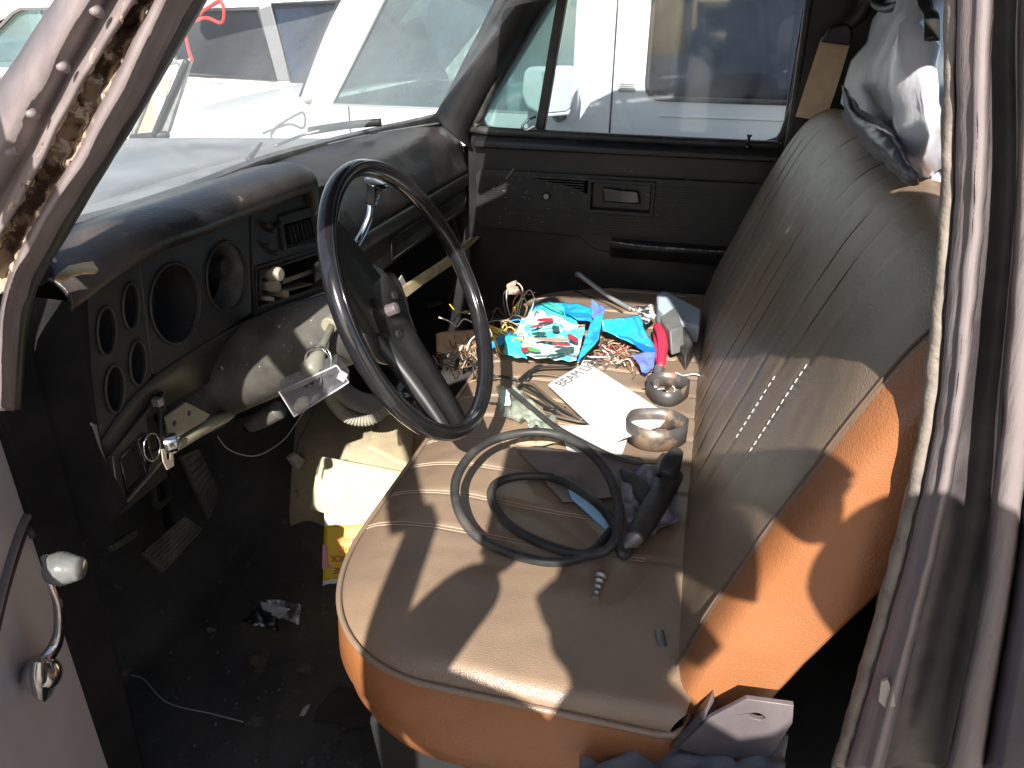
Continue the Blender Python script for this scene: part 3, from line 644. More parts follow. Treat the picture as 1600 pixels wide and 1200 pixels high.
# ---------------------------------------------------------------- bench seat
def seatmat(name, c1, c2, pleat=True, dir_='y'):
    M = mat(name, c1, .34, c2, 4., lo=.35, hi=.7, spec=.65, bump=0., dust=.12, dustcol=(.34,.28,.22), dscale=7.)
    n = M.node_tree.nodes; l = M.node_tree.links; b = n['Principled BSDF']
    tc = n.new('ShaderNodeTexCoord'); 
    vo = n.new('ShaderNodeTexVoronoi'); vo.inputs['Scale'].default_value = 520.; l.new(tc.outputs['Object'], vo.inputs[0])
    n1 = n.new('ShaderNodeTexNoise'); n1.inputs['Scale'].default_value = 26.; l.new(tc.outputs['Object'], n1.inputs[0])
    a = n.new('ShaderNodeMath'); a.operation = 'MULTIPLY'; a.inputs[1].default_value = .6; l.new(vo.outputs[0], a.inputs[0])
    s = n.new('ShaderNodeMath'); s.operation = 'ADD'; l.new(a.outputs[0], s.inputs[0]); l.new(n1.outputs[0], s.inputs[1])
    bp = n.new('ShaderNodeBump'); bp.inputs['Strength'].default_value = .25; bp.inputs['Distance'].default_value = .0035; l.new(s.outputs[0], bp.inputs['Height']); l.new(bp.outputs[0], b.inputs['Normal'])
    return M
M_VTOP = seatmat('worn sky greyed seat vinyl', (.30,.205,.135), (.20,.145,.105))  # brown greyed to carry the sky's reflection on the tan vinyl
M_VSIDE = seatmat('orange tan seat vinyl', (.34,.13,.047), (.28,.105,.04))
M_STITCH = mat('seat stitching', (.42,.34,.26), .8)
M_SEAM = mat('dark seam', (.05,.035,.03), .8)
PLE = [.285+.088*i for i in range(14)]
def groove(y, w=.006): return sum(exp(-((y-p)/w)**2) for p in PLE if abs(y-p) < .03)
XF, RX, RYN, RYF, YA, YB, XB = -.440, .21, .27, .22, .025, 1.475, .05
def xfront(y):                                       # front edge in plan, swept back towards both ends
    t = max(0., (YA+RYN-y)/RYN, (y-(YB-RYF))/RYF); t = min(1., t)
    return XF+RX*(1-(1-t**2.3)**(1/2.3))
def ctop(x, y):
    d = x-xfront(y); ex = min(1, max(0, d)/.16); ey = min(1, max(0, min(y-YA, YB-y))/.12)
    z = .350 + .026*(1-(1-ex)**2.2) + .006*(1-(1-ey)**2)
    g_ = 1. if d > .10 else max(0, d/.10)
    z -= .0035*groove(y)*g_*(1 if y > .27 else 0)
    z += .004*nz((x, y, 0), 5.) + .0012*nz((x, y, 4), 30.)
    z -= .010*exp(-((x+.12)/.14)**2-((y-.42)/.22)**2)
    return z
def outline(inset):
    o = []; n_ = 60
    for i in range(n_+1):                            # along the front from the far end to the near end
        a = pi*i/n_; y = (YA+YB)/2+cos(a)*((YB-YA)/2-inset); yy = min(max(y, YA), YB); o.append((xfront(YA+(yy-YA-inset)/(YB-YA-2*inset)*(YB-YA))+inset, yy))
    o.append((XB-.02-inset*.15, YA+inset)); o.append((XB-.004-inset*.15, YA+.012+inset)); o.append((XB-inset*.15, YA+.03+inset))
    o.append((XB-inset*.15, YB-.03-inset)); o.append((XB-.02-inset*.15, YB-inset))
    return o
NP = 900
def resample(o, n_):
    segs = []; tot = 0
    for i in range(len(o)):
        a, b = o[i], o[(i+1) % len(o)]; L = sqrt((a[0]-b[0])**2+(a[1]-b[1])**2); segs.append((tot, L, a, b)); tot += L
    out = []; k = 0
    for j in range(n_):
        s = tot*j/n_
        while k < len(segs)-1 and segs[k][0]+segs[k][1] < s: k += 1
        t = (s-segs[k][0])/max(1e-9, segs[k][1]); a, b = segs[k][2], segs[k][3]; out.append((a[0]+(b[0]-a[0])*t, a[1]+(b[1]-a[1])*t))
    return out
def cushion():
    rings = [(.075,.195),(.035,.20),(.012,.212),(.002,.245),(-.006,.285),(-.005,.32),(-.001,.345),(.003,.352)]
    vs = []; fs = []
    n_ = 240
    for ins, z in rings:
        for (x, y) in resample(outline(ins), n_): vs.append(V((x+.0025*nz((x*8, y*8, z*8), 1.), y, z+.003*nz((x*5, y*5, 1), 1.))))
    for k in range(len(rings)-1):
        for i in range(n_): fs.append((k*n_+i, k*n_+(i+1) % n_, (k+1)*n_+(i+1) % n_, (k+1)*n_+i))
    return mesh('seat_cushion', vs, fs, M_VSIDE, T, smooth=True)
cush = cushion()
def ctopgrid():
    NX, NY = 44, 360; vs = []; fs = []
    o = outline(.002)
    def hw(y):                                       # x range at this y from the rounded outline
        xs = []
        for i in range(len(o)):
            a, b = o[i], o[(i+1) % len(o)]
            if (a[1]-y)*(b[1]-y) <= 0 and abs(a[1]-b[1]) > 1e-9: xs.append(a[0]+(b[0]-a[0])*(y-a[1])/(b[1]-a[1]))
        return min(xs), max(xs)
    for j in range(NY+1):
        t = j/NY; y = .0275
        if j < 30: y = .0275+.12*(j/30)**1.8
        else: y = .1475+(1.4725-.1475)*((j-30)/(NY-30))
        y = min(y, 1.4725); a, b = hw(y)
        for i in range(NX+1):
            s = i/NX; s = s**1.35; x = a+(b-a)*s
            d = min(y-.0275+.0001, x-a, 1.4725-y); e = min(1, max(0, d)/.022); e = sqrt(max(0, 1-(1-e)**2))
            vs.append(V((x, y, .352+(ctop(x, y)-.352)*e)))
    for j in range(NY):
        for i in range(NX): k = j*(NX+1)+i; fs.append((k, k+1, k+NX+2, k+NX+1))
    return mesh('seat_top_panel', vs, fs, M_VTOP, cush, smooth=True)
ctopgrid()
wl = [V((x, y, .3535)) for x, y in resample(outline(-.001), 200)]
MB().tube(wl, .0042, 8, closed=True).build('welt', M_VTOP, cush, smooth=True)
# stitch lines on the cushion: two pale threads in every groove
st = MB()
for p in PLE:
    for dy in (-.0035, .0035):
        pts = []
        for i in range(26):
            xf = xfront(p)+.003; x = xf+(-.02-xf)*i/25; pts.append(V((x, p+dy, .352+(ctop(x, p+dy)-.352)*sqrt(max(0, 1-(1-min(1, (x-xf+.001)/.022))**2))+.0004)))
        st.tube(pts, .0007, 4)
stuff(st.build('stitching', M_STITCH, cush))
# backrest
PR = [(.045,.28),(.022,.33),(.028,.37),(.052,.46),(.088,.56),(.125,.66),(.160,.75),(.190,.815),(.222,.858),(.262,.876),(.300,.862),(.314,.81),(.280,.70),(.218,.56),(.165,.45),(.125,.36),(.085,.30)]
PRC = cr([V((x, 0, z)) for x, z in PR], 5, closed=True)
cen = V((.165,0,.60))
def axis_pt(p):                                      # nearest point on the slanted middle line of the profile
    a = V((.080,0,.36)); b = V((.255,0,.80)); t = max(0, min(1, (p-a).dot(b-a)/(b-a).dot(b-a))); return a+(b-a)*t
def backrest():
    ysb = [.058,.0585,.060,.064,.070,.080,.094,.107,.12]
    y = .12
    while y < 1.40: y += .0085; ysb.append(y)
    ysb += [1.425,1.445,1.46,1.47,1.475]
    vs = []; n_ = len(PRC)
    for y in ysb:
        d = min(y-.058, 1.476-y); R = .085; f = 1 if d > R else (1-(1-d/R)**2.6)**(1/2.6)
        f = .55+.45*f
        if y < .0583: f = .0
        topd = 0 if d > .16 else .030*(1-d/.16)**2
        for p in PRC:
            a = axis_pt(p); q = a+(p-a)*f
            front = max(0, min(1, (.30-p.x+ (p.z-.6)*.35)*6)) if True else 0
            gr = groove(y, .0055)*(1 if y > .27 else 0)
            nrm = (p-a).normalized() if (p-a).length > 1e-6 else V((0,0,0))
            q = q - nrm*.0022*gr*(1 if f > .99 else 0)
            q = q + nrm*(.004*nz((p.x*3, y*3, p.z*3), 1.6)+.0012*nz((p.x, y, p.z), 30.))*f
            hz = max(0, (p.z-.5)/.36)
            vs.append(V((q.x, y, q.z-topd*hz)))
    fs = []; m_ = len(ysb)
    for j in range(m_-1):
        for i in range(n_): fs.append((j*n_+i, j*n_+(i+1) % n_, (j+1)*n_+(i+1) % n_, (j+1)*n_+i))
    fs.append(tuple((m_-1)*n_+i for i in range(n_)))
    o = mesh('seat_backrest', vs, fs, M_VTOP, T, smooth=True)
    o.data.materials.append(M_VSIDE)
    for f in o.data.polygons:
        if f.center.y < .100 or (f.center.x > .268 and f.center.z > .6) or f.center.y > 1.42: f.material_index = 1
    return o
back = backrest()
def bsurf(y, k, lift=.0006):                         # point on the face of the backrest, k along profile
    p = PRC[k % len(PRC)]; a = axis_pt(p); n_ = (p-a).normalized(); q = p+n_*lift; return V((q.x, y, q.z))
seam = []
for k in range(5, 56):
    p = PRC[k]; a = axis_pt(p); d = .100-.058; f = .55+.45*(1-(1-d/.085)**2.6)**(1/2.6); q = a+(p-a)*f; seam.append(V((q.x, .100, q.z-.030*(1-d/.16)**2*max(0, (p.z-.5)/.36)))+(p-a).normalized()*.0012)
MB().tube(seam, .0015, 6).build('welt', mat('brown welt', (.12,.07,.045), .7), back, smooth=True)
st = MB()
for p in PLE:
    pts = [bsurf(p, k, -.0021) for k in range(6, 52)]; st.tube(pts, .0006, 4)
stuff(st.build('pleat_seam', M_SEAM, back))
st = MB()
for p, k0, k1 in ((.285,20,27),(.373,19,24)):
    for k in range(k0*1, k1):
        for s in (0, .5):
            a = bsurf(p, k, .0004).lerp(bsurf(p, k+1, .0004), s); b = bsurf(p, k, .0004).lerp(bsurf(p, k+1, .0004), s+.28); st.tube([a, b], .0006, 4)
stuff(st.build('stitching', mat('white thread', (.8,.78,.72), .7), back))
# frame underneath and the hinge bracket
MB().prism([(-.34,.08,.04),(.33,.08,.04),(.33,.08,.24),(.06,.08,.24),(.05,.08,.20),(-.36,.08,.20)], (0,1.32,0)).build('seat_base', M_DARK, T, bev=.01)
hbk = [at(1108,1120,y=.02), at(1166,1090,y=.02), at(1210,1096,y=.02), at(1240,1100,y=.02), at(1238,1128,y=.02), at(1202,1182,y=.02), at(1110,1182,y=.02), at(1060,1166,y=.02)]
hh = at(1183,1117,y=.02)
o2 = [(p.x, p.z) for p in hbk]
plate('hinge_bracket', o2, [disc2(hh.x, hh.z, .0075, .0045, n=18)], lambda a, b: V((a, .018, b)), (0,.006,0), M_GUN, T, bev=.003)
MB().prism([hbk[0]+V((-.004,0,-.002)), hbk[7]+V((-.006,0,-.004)), hbk[6]+V((0,0,-.01)), hbk[6]+V((.01,.03,-.012)), hbk[0]+V((.004,.03,0))], (0,.012,0)).build('hinge_bracket', M_GUN, T, bev=.003)
# pedals
def pedal(name, pts, x, M, d=(-.012,0,-.006), ribs=6):
    P = [at(*p, x=x) for p in pts]; m_ = MB().prism(P, d); o = m_.build(name, M, T, bev=.003)
    a, b, c, e = P[:4]; n_ = (b-a).cross(e-a).normalized(); n_ = n_ if n_.x > 0 else -n_
    for i in range(ribs):
        t = (i+.7)/(ribs+.4); MB().tube([a.lerp(e, t)*.94+(b.lerp(c, t))*.06+n_*.0015, a.lerp(e, t)*.06+(b.lerp(c, t))*.94+n_*.0015], .0022, 6).build('tread', M, o)
    return o
M_PED = mat('worn pedal rubber', (.045,.043,.040), .7, (.09,.085,.075), 25., dust=.3)
pedal('brake_pedal', [(222,864),(290,806),(318,826),(256,894)], -.88, M_PED)
pedal('accelerator_pedal', [(284,712),(312,700),(343,768),(328,812)], -.93, M_PED, ribs=9)
pedal('parking_pedal', [(172,852),(212,826),(216,834),(178,861)], -.88, M_PED, ribs=3)
tube('pedal_arm', [at(262,775,x=-.92), at(242,790,x=-.90), at(236,745,x=-.92)], .008, M_DARK, T, n=8)
tube('pedal_arm', [at(268,850,x=-.895), at(262,790,x=-.95), at(255,720,x=-.98)], .010, M_DARK, T, n=8)

# ---------------------------------------------------------------- driver door, swung open
M_INNER = mat('sky lightened pink door paint', (.50,.44,.46), .5, (.40,.35,.36), 5., lo=.35, hi=.7, bump=.1, bscale=90., dust=.25, dustcol=(.55,.5,.48), stretch=(1,1,.25))  # pink grey lightened to carry sky light on the door panel
HD = V((-.712,-.012,0)); DD = V((.517,-.856,0)).normalized(); DN = V((DD.y, -DD.x, 0))   # DN points forward-out
DN = -DN if DN.x > 0 else DN
def onD(px, py, off=0.): return atp(px, py, HD-DN*off, DN)
def dp(s, z, off=0.): return HD+DD*s+V((0,0,z))+DN*off
dd_ = MB()
prof = [(.0,-.20),(.03,-.25),(1.08,-.25),(1.08,.60),(1.10,.70),(.0,.66)]
door2 = MB().prism([dp(s, z, .0) for s, z in [(.012,-.22),(1.04,-.22),(1.05,.30),(1.03,.645),(.0,.645),(.0,.0)]], DN*.012).build('driver_door', M_INNER, T, bev=.006)
MB().prism([dp(s, z, .10) for s, z in [(-.03,-.26),(1.08,-.26),(1.08,.70),(-.03,.70)]], DN*.012).build('outer_skin', M_PLUM, door2, bev=.006)
MB().prism([dp(-.004,.645,-.004), dp(-.006,.662,-.004), dp(-.006,.668,.01), dp(-.006,.668,.11), dp(-.006,.64,.11)], DD*1.07).build('window_ledge', M_CREAM, door2, bev=.006)
MB().prism([dp(0,-.22,.012), dp(0,.645,.012), dp(0,.645,.10), dp(0,-.22,.10)], DD*-.006).build('hinge_face', M_INNER, door2)
# frame: front, top, rear post (rear post wide)
MB().prism([dp(.985,.64,0), dp(1.075,.64,0), dp(1.04,1.20,0), dp(.985,1.20,0)], DN*.035).build('window_post', M_PLUM, door2, bev=.01)
MB().prism([dp(.0,.66,.02), dp(.018,.66,.02), dp(.31,1.20,.02), dp(.30,1.21,.02)], DN*.02).build('window_frame', M_PLUM, door2, bev=.006)
MB().prism([dp(.29,1.17,.02), dp(1.02,1.17,.02), dp(1.02,1.21,.02), dp(.30,1.21,.02)], DN*.05).build('window_frame', M_PLUM, door2, bev=.006)
MB().prism([dp(.012,.665,.02), dp(.26,.665,.02), dp(.15,.83,.02), dp(.10,.82,.02)], DN*.006).build('sun_block_gusset', M_PLUM, door2)  # corner piece added outside the frame to keep sun off the dash end
# pressed channel and crank
ch = [onD(0,930,.003), onD(8,900,.003), onD(30,828,.003), onD(42,812,.003), onD(54,822,.003), onD(70,870,.003)]
tube('pressed_channel', [onD(-30,1050,.0), onD(0,925,.0), onD(22,850,.0), onD(40,808,.0), onD(52,816,.0), onD(66,855,.0), onD(80,905,.0)], .006, M_PLUM, door2, n=8)
tube('pressed_channel', [onD(-25,1070,.002), onD(6,935,.002), onD(28,862,.002), onD(42,826,.002), onD(50,838,.002)], .004, mat('dark groove', (.04,.035,.04), .6), door2, n=8)
kb = onD(76,905,.04)
cr_ = loft('window_crank', [[onD(66,868,.045), onD(72,910,.050), onD(86,950,.050), onD(82,1000,.035), onD(58,1035,.022)], [onD(76,866,.048), onD(82,908,.055), onD(98,950,.054), onD(96,1003,.040), onD(72,1044,.026)]], M_CHROME, door2, n=8, solid=.006)
MB().tube([onD(64,1055,.0), onD(64,1055,.02), onD(64,1055,.03)], [.022,.019,.012], 20).build('crank_hub', M_CHROME, cr_, smooth=True)
hbl = loft('crank_boss', [[onD(52,1035,.03), onD(50,1065,.026), onD(56,1092,.022)], [onD(66,1030,.036), onD(68,1062,.032), onD(66,1096,.024)], [onD(80,1040,.03), onD(84,1062,.026), onD(76,1086,.02)]], M_CHROME, cr_, n=6, solid=.006)
ka = onD(68,888,.052); kd = -DN
kd = (V((1,0.25,0)).normalized())
rad = .0175
kn = []; kr = []
for i in range(13):
    t = i/12; kn.append(ka+kd*(.006+.032*t)); kr.append(rad*(.80+.2*sin(pi*min(1, t*1.3)))*(1.0 if i % 2 else .95)*(1-.35*max(0, t-.8)*3))
M_KNOB = mat('clear grooved knob', (.12,.125,.12), .15, (.19,.19,.185), 30., spec=.8, coat=.6)
MB().tube(kn, kr, 24).build('crank_knob', M_KNOB, cr_, smooth=True)

# ---------------------------------------------------------------- vehicles outside
# white van parked alongside, nose to the left like ours
VY = 2.5
def vq(px, py, y=VY): p = at(px, py, y=y); return (p.x, p.z)
VN = thing('white_van', 'white passenger van parked close beside the passenger window, lower side in shade', 'van')
side = [(-2.75,-.25),(2.6,-.25),(2.6,1.62),(-.9,1.62),(-1.30,1.32),(-1.42,1.14),(-1.66,.735),(-1.80,.70),(-2.75,.50)]
w1 = rr2(-.255,.785,1.0,1.38,.05)
w2 = [(-1.555,.72),(-.60,.715),(-.555,.735),(-.535,.80),(-.53,1.36),(-1.10,1.36),(-1.20,1.28),(-1.29,1.12)]
vs_ = plate('side_panel', side, [w1, w2], lambda a, b: V((a, VY, b)), (0,.03,0), M_WHITE, VN, bev=.006)
MB().prism([V((a, VY+.012, b)) for a, b in rr2(-.27,.77,1.02,1.39,.06)], (0,.004,0)).build('cargo_window', G_DARK, VN)
MB().prism([V((a, VY+.016, b)) for a, b in w2], (0,.004,0)).build('door_window', G_VAN, VN)
tube('window_seal', [V((a, VY-.001, b)) for a, b in rr2(-.255,.785,1.0,1.38,.05)], .010, M_TRIM, VN, n=6, sm=1, closed=True)
tube('window_seal', [V((a, VY+.004, b)) for a, b in w2], .006, mat('grey seal', (.35,.35,.34), .6), VN, n=6, sm=1, closed=True)
MB().box((-.385,VY-.0005,.68),(.007,.003,1.85)).build('door_gap', M_TRIM, VN)
MB().box((-1.48,VY-.0005,.25),(.007,.003,.93)).build('door_gap', M_TRIM, VN)
MB().box((.75,VY-.001,.725),(1.9,.008,.010)).build('body_crease', M_WHITE, VN, bev=.003)
a = at(980,136, y=VY); fl = MB().box(a,(.066,.012,.036)).build('marker_plate', mat('grey marker plate', (.42,.42,.42), .4), VN, bev=.005)
for i in range(4): MB().box(a+V((0,-.007,-.011+.0075*i)),(.050,.004,.0028)).build('slat', M_STEEL, fl)
# bonnet, windscreen, far side
def vh(u, v):
    y = VY+.01+1.72*v; x = -1.64-1.1*u-.16*sin(pi*v)*(1-u*.3)
    return V((x, y, .725-.20*u**1.4+.035*sin(pi*v)))
grid('bonnet', vh, 20, 24, M_WHITE, VN, solid=.02)
wb = [V((-1.66-.18*sin(pi*v), VY+.02+1.68*v, .735)) for v in (0,.15,.4,.6,.85,1)]
wt = [V((-1.02-.10*sin(pi*v), VY+.09+1.54*v, 1.40)) for v in (0,.15,.4,.6,.85,1)]
loft('windshield', [wb, wt], G_BLUE, VN, n=6)
tube('windshield_seal', [q+V((-.004,0,.0)) for q in wb], .014, M_TRIM, VN, n=6)
tube('front_pillar', [V((-1.675,VY+.018,.73)), V((-1.43,VY+.03,1.13)), V((-1.04,VY+.06,1.42))], .036, M_WHITE, VN, n=8, flat=.9)
tube('pillar_seal', [V((-1.70,VY+.01,.745)), V((-1.475,VY+.03,1.13)), V((-1.10,VY+.06,1.42))], .011, M_TRIM, VN, n=6)
MB().prism([V((a, VY+1.72, b)) for a, b in [(-2.75,-.25),(2.6,-.25),(2.6,.72),(-1.80,.70),(-2.75,.50)]], (0,.03,0)).build('side_panel', M_WHITE, VN)
for xa, xb in ((-.55,-.27),(1.0,2.6)): MB().box(((xa+xb)/2, VY+1.735, 1.1),(xb-xa,.03,.78)).build('far_pillar', M_WHITE, VN)
MB().prism([(-1.02,VY+.05,1.45),(2.6,VY+.05,1.45),(2.6,VY+.1,1.64),(-.85,VY+.1,1.64)], (0,1.6,0)).build('roof', M_WHITE, VN, bev=.03)
MB().box((.5,VY+.87,-.2),(4.2,1.66,.05)).build('floor', M_DARK, VN)
MB().box((-1.45,VY+.87,.62),(.34,1.5,.18)).build('dashboard', mat('grey van trim', (.25,.27,.28), .6), VN, bev=.04)
for xx, yy in ((-.75,VY+.40),(-.75,VY+1.25),(.35,VY+.5),(.35,VY+1.2)):
    s_ = MB().box((xx,yy,.22),(.50,.50,.16)).build('seat', mat('grey seat cloth', (.13,.135,.145), .9), VN, bev=.04)
    MB().prism([(xx+.17,yy-.23,.3),(xx+.29,yy-.23,.3),(xx+.42,yy-.23,.86),(xx+.32,yy-.23,.88)], (0,.46,0)).build('backrest', mat('grey seat cloth', (.13,.135,.145), .9), s_, bev=.03)
# things seen inside the rear window: strips standing in for reflections, arch of a seat, sill
M_REFL = mat('tan reflection cloth', (.62,.47,.34), .9, (.5,.37,.27), 20.)
loft('reflection_strip', [[at(1060,-40,y=VY+.10), at(1064,30,y=VY+.10), at(1056,62,y=VY+.10), at(1066,145,y=VY+.10)], [at(1082,-40,y=VY+.13), at(1072,30,y=VY+.09), at(1077,80,y=VY+.08), at(1068,147,y=VY+.10)]], M_REFL, VN, n=8, solid=.003)  # tan strip stands in for the truck's pillar and belt mirrored in the pane
loft('reflection_strip', [[at(1036,-40,y=VY+.10), at(1040,40,y=VY+.10), at(1050,100,y=VY+.10)], [at(1056,-40,y=VY+.12), at(1052,40,y=VY+.09), at(1052,101,y=VY+.10)]], mat('grey reflection cloth', (.36,.36,.37), .9), VN, n=8, solid=.003)
loft('rear_bench', [[at(1012,152,y=VY+.25), at(1090,125,y=VY+.25), at(1150,117,y=VY+.25), at(1205,120,y=VY+.25), at(1216,155,y=VY+.25)], [at(1020,162,y=VY+.25), at(1095,135,y=VY+.2), at(1150,126,y=VY+.2), at(1196,130,y=VY+.2), at(1206,160,y=VY+.2)]], mat('pale bench piping', (.5,.47,.43), .8), VN, n=8, solid=.01)
MB().prism([at(1030,160,y=VY+.3), at(1090,132,y=VY+.3), at(1150,122,y=VY+.3), at(1204,126,y=VY+.3), at(1214,162,y=VY+.3)], (0,.3,0)).build('rear_bench', mat('olive bench cloth', (.20,.20,.17), .9), VN)
mr = thing('door_mirror', '', '') if False else None
mc = at(868,143,y=VY-.16)
pm = [(818,112),(826,104),(888,104),(901,112),(903,128),(899,172),(890,180),(850,184),(838,176),(822,168),(814,145)]
P = [at(*p, y=VY-.20) for p in pm]
mi = MB().prism(P, (.0,.075,0)).build('door_mirror', M_WHITE, VN, bev=.012, seg=3)
P2 = [at(*p, y=VY-.206) for p in [(846,112),(890,112),(896,120),(893,168),(884,174),(852,177)]]
MB().prism(P2, (0,.006,0)).build('mirror_face', mat('mirror grey housing', (.55,.56,.58), .25, metal=.3), mi, bev=.004)
tube('mirror_arm', [at(866,178,y=VY-.17), at(872,186,y=VY-.08), at(880,182,y=VY)], .014, M_TRIM, VN, n=8)
for wx in (-2.15,1.9):
    w = MB().tube([(wx,VY-.02,-.24),(wx,VY+.2,-.24)], .32, 28).build('wheel', M_RUB, VN, bev=.02); MB().tube([(wx,VY-.03,-.24),(wx,VY+.1,-.24)], .17, 20).build('rim', M_STEEL, w)
# pink sticker in windscreen corner seen through the vent pane
MB().prism([at(833,36,y=VY+.006), at(844,36,y=VY+.006), at(843,52,y=VY+.006), at(833,52,y=VY+.006)], (0,.002,0)).build('sticker', mat('pink sticker', (.80,.30,.38), .6), VN)

# white estate with peeling paint behind the van's nose
SY = 5.4
SV = thing('peeling_estate_car', 'white estate car with dark windows and peeling paint behind the van bonnet', 'car')
def sq(px, py): p = at(px, py, y=SY); return (p.x, p.z)
A1 = [sq(262,18), sq(404,14), sq(432,124), sq(288,116), sq(262,60)]
A2 = [sq(426,8), sq(640,-2), sq(700,120), sq(455,126)]
bx = [sq(60,215), sq(60,128), sq(230,-6), sq(310,-22), sq(430,-34), sq(760,-34), sq(860,215)]
zb = -.30
body = [(bx[0][0], zb), bx[1], bx[2], bx[3], bx[4], bx[5], (bx[6][0], zb)]
plate('side_panel', body, [A1, A2], lambda a, b: V((a, SY, b)), (0,.04,0), M_PEEL, SV, bev=.01)
MB().prism([V((a, SY+.015, b)) for a, b in A1], (0,.006,0)).build('side_window', G_DARK, SV)
MB().prism([V((a, SY+.015, b)) for a, b in A2], (0,.006,0)).build('side_window', G_BLUE, SV)
for Aq in (A1, A2): tube('window_seal', [V((a, SY-.004, b)) for a, b in Aq], .018, M_TRIM, SV, n=6, sm=1, closed=True)
MB().prism([V((*[0]*0, q[0], SY-.01, q[1])) for q in (sq(404,14), sq(424,8), sq(455,126), sq(434,126))], (0,.02,0)).build('window_pillar', mat('grey window pillar', (.22,.22,.23), .4), SV, bev=.006)
MB().prism([(q[0], SY, q[1]) for q in (sq(310,-10), sq(760,-24), sq(760,-40), sq(310,-30))], (0,1.6,0)).build('roof', M_WHITE, SV, bev=.02)
MB().prism([(body[1][0],SY+.04,body[1][1]),(body[1][0],SY+.04,zb),(body[6][0],SY+.04,zb),(body[6][0],SY+.04,.5)], (0,1.6,0)).build('interior_floor', M_DARK, SV)
tube('body_crease', [V((sq(255,128)[0], SY-.004, sq(255,124)[1])), V((sq(440,138)[0], SY-.004, sq(440,132)[1]))], .012, M_WHITE, SV, n=6)
for px in (298,660):
    q = at(px, 232, y=SY); w = MB().tube([(q.x,SY-.02,-.22),(q.x,SY+.2,-.22)], .38, 32).build('wheel', M_RUB, SV, bev=.02); MB().tube([(q.x,SY-.035,-.22),(q.x,SY+.1,-.22)], .2, 24).build('rim', M_STEEL, w)

# pale pickup far to the left
PY = 6.2
PV = thing('cream_pickup', 'cream pickup cab with blue steering wheel seen past the windshield pillar', 'pickup truck')
def pq(px, py): p = at(px, py, y=PY); return (p.x, p.z)
ow = [pq(-60,100), pq(-20,62), pq(18,20), pq(32,12), pq(92,11), pq(96,20), pq(100,125), pq(-60,140)]
iw = [pq(-52,98), pq(-8,55), pq(24,22), pq(36,16), pq(86,16), pq(91,24), pq(94,122), pq(-50,132)]
bd = [pq(-300,400), pq(-300,150), pq(-60,60), pq(0,-10), pq(40,-22), pq(140,-22), pq(160,120), pq(420,130), pq(420,400)]
bd = [(bd[0][0], -.3)]+bd[1:-1]+[(bd[-1][0], -.3)]
plate('side_panel', bd, [iw], lambda a, b: V((a, PY, b)), (0,.05,0), M_CREAM, PV, bev=.01)
plate('window_frame', ow, [iw], lambda a, b: V((a, PY-.02, b)), (0,.03,0), mat('grey rubber frame', (.12,.115,.12), .6), PV)
MB().prism([V((a, PY+.03, b)) for a, b in iw], (0,.006,0)).build('door_window', G_VAN, PV)
MB().prism([pq3 for pq3 in [at(*p, y=PY+1.6) for p in [(-60,60),(220,60),(220,140),(-60,140)]]], (0,.05,0)).build('far_door', mat('blue grey trim', (.16,.2,.24), .7), PV)
MB().prism([at(*p, y=PY+.5) for p in [(-40,72),(14,66),(48,60),(50,66),(46,92),(26,96),(-40,98)]], (0,.8,0)).build('dashboard', mat('blue trim', (.06,.09,.14), .5), PV, bev=.02)
q = at(66,72,y=PY+.35); sw_ = MB().tube([q+V((cos(t)*.10, sin(t)*.02, sin(t)*.14)) for t in [2*pi*i/40 for i in range(40)]], .016, 8, closed=True).build('steering_wheel', mat('blue trim', (.06,.09,.14), .5), PV, smooth=True)
MB().prism([at(*p, y=PY+1.0) for p in [(42,14),(70,14),(78,56),(54,60),(46,50)]], (0,.1,0)).build('seat_backrest', mat('grey seat trim', (.30,.31,.30), .8), PV, bev=.02)
tube('strap', [at(62,14,y=PY+.6), at(67,34,y=PY+.6), at(72,54,y=PY+.6)], .03, mat('pale strap', (.7,.68,.64), .8), PV, n=6, flat=.2)
for px in (-200, 380):
    q = at(px, 230, y=PY); w = MB().tube([(q.x,PY-.02,-.18),(q.x,PY+.25,-.18)], .4, 28).build('wheel', M_RUB, PV, bev=.02)
tube('bumper', [at(-20,112,y=PY-.25), at(40,116,y=PY-.25), at(110,120,y=PY-.25)], .05, mat('pinkish bumper', (.55,.45,.42), .5), PV, n=8)
tube('body_rail', [at(-20,135,y=PY-.25), at(40,140,y=PY-.25), at(110,144,y=PY-.25)], .04, M_CREAM, PV, n=8)

# loose glass frame leaning on the far side of the bonnet
FRM = thing('loose_vent_frame', 'loose vent window frame standing upright beyond the grey bonnet', 'window frame')
fy = 1.60
plate('frame', [(p.x, p.z) for p in (at(*q, y=fy) for q in ((200,216),(248,102),(254,96),(298,91),(262,206),(256,214)))], [[(p.x, p.z) for p in (at(*q, y=fy) for q in ((209,212),(252,104),(280,100),(244,205)))]], lambda a, b: V((a, fy, b)), (0,.02,0), mat('weathered aluminium', (.50,.50,.48), .45, (.30,.30,.29), 25., metal=.5), FRM, bev=.003)
MB().prism([at(*q, y=fy+.01) for q in ((209,212),(222,132),(228,125),(268,121),(244,205))], (0,.004,0)).build('pane', mat('dirty tan pane', (.42,.37,.28), .4, (.55,.53,.48), 14., lo=.45, hi=.55), FRM)
tube('bar', [at(240,212,y=fy-.01), at(262,160,y=fy-.01), at(292,94,y=fy-.01)], .010, M_TRIM, FRM, n=6)
MB().box(at(250,222,y=fy)+V((0,0,-.10)), (.05,.05,.22)).build('foot', M_TRIM, FRM)
MB().tube([at(206,216,y=fy), at(262,210,y=fy)], .012, 8).build('rail', M_TRIM, FRM, smooth=True)
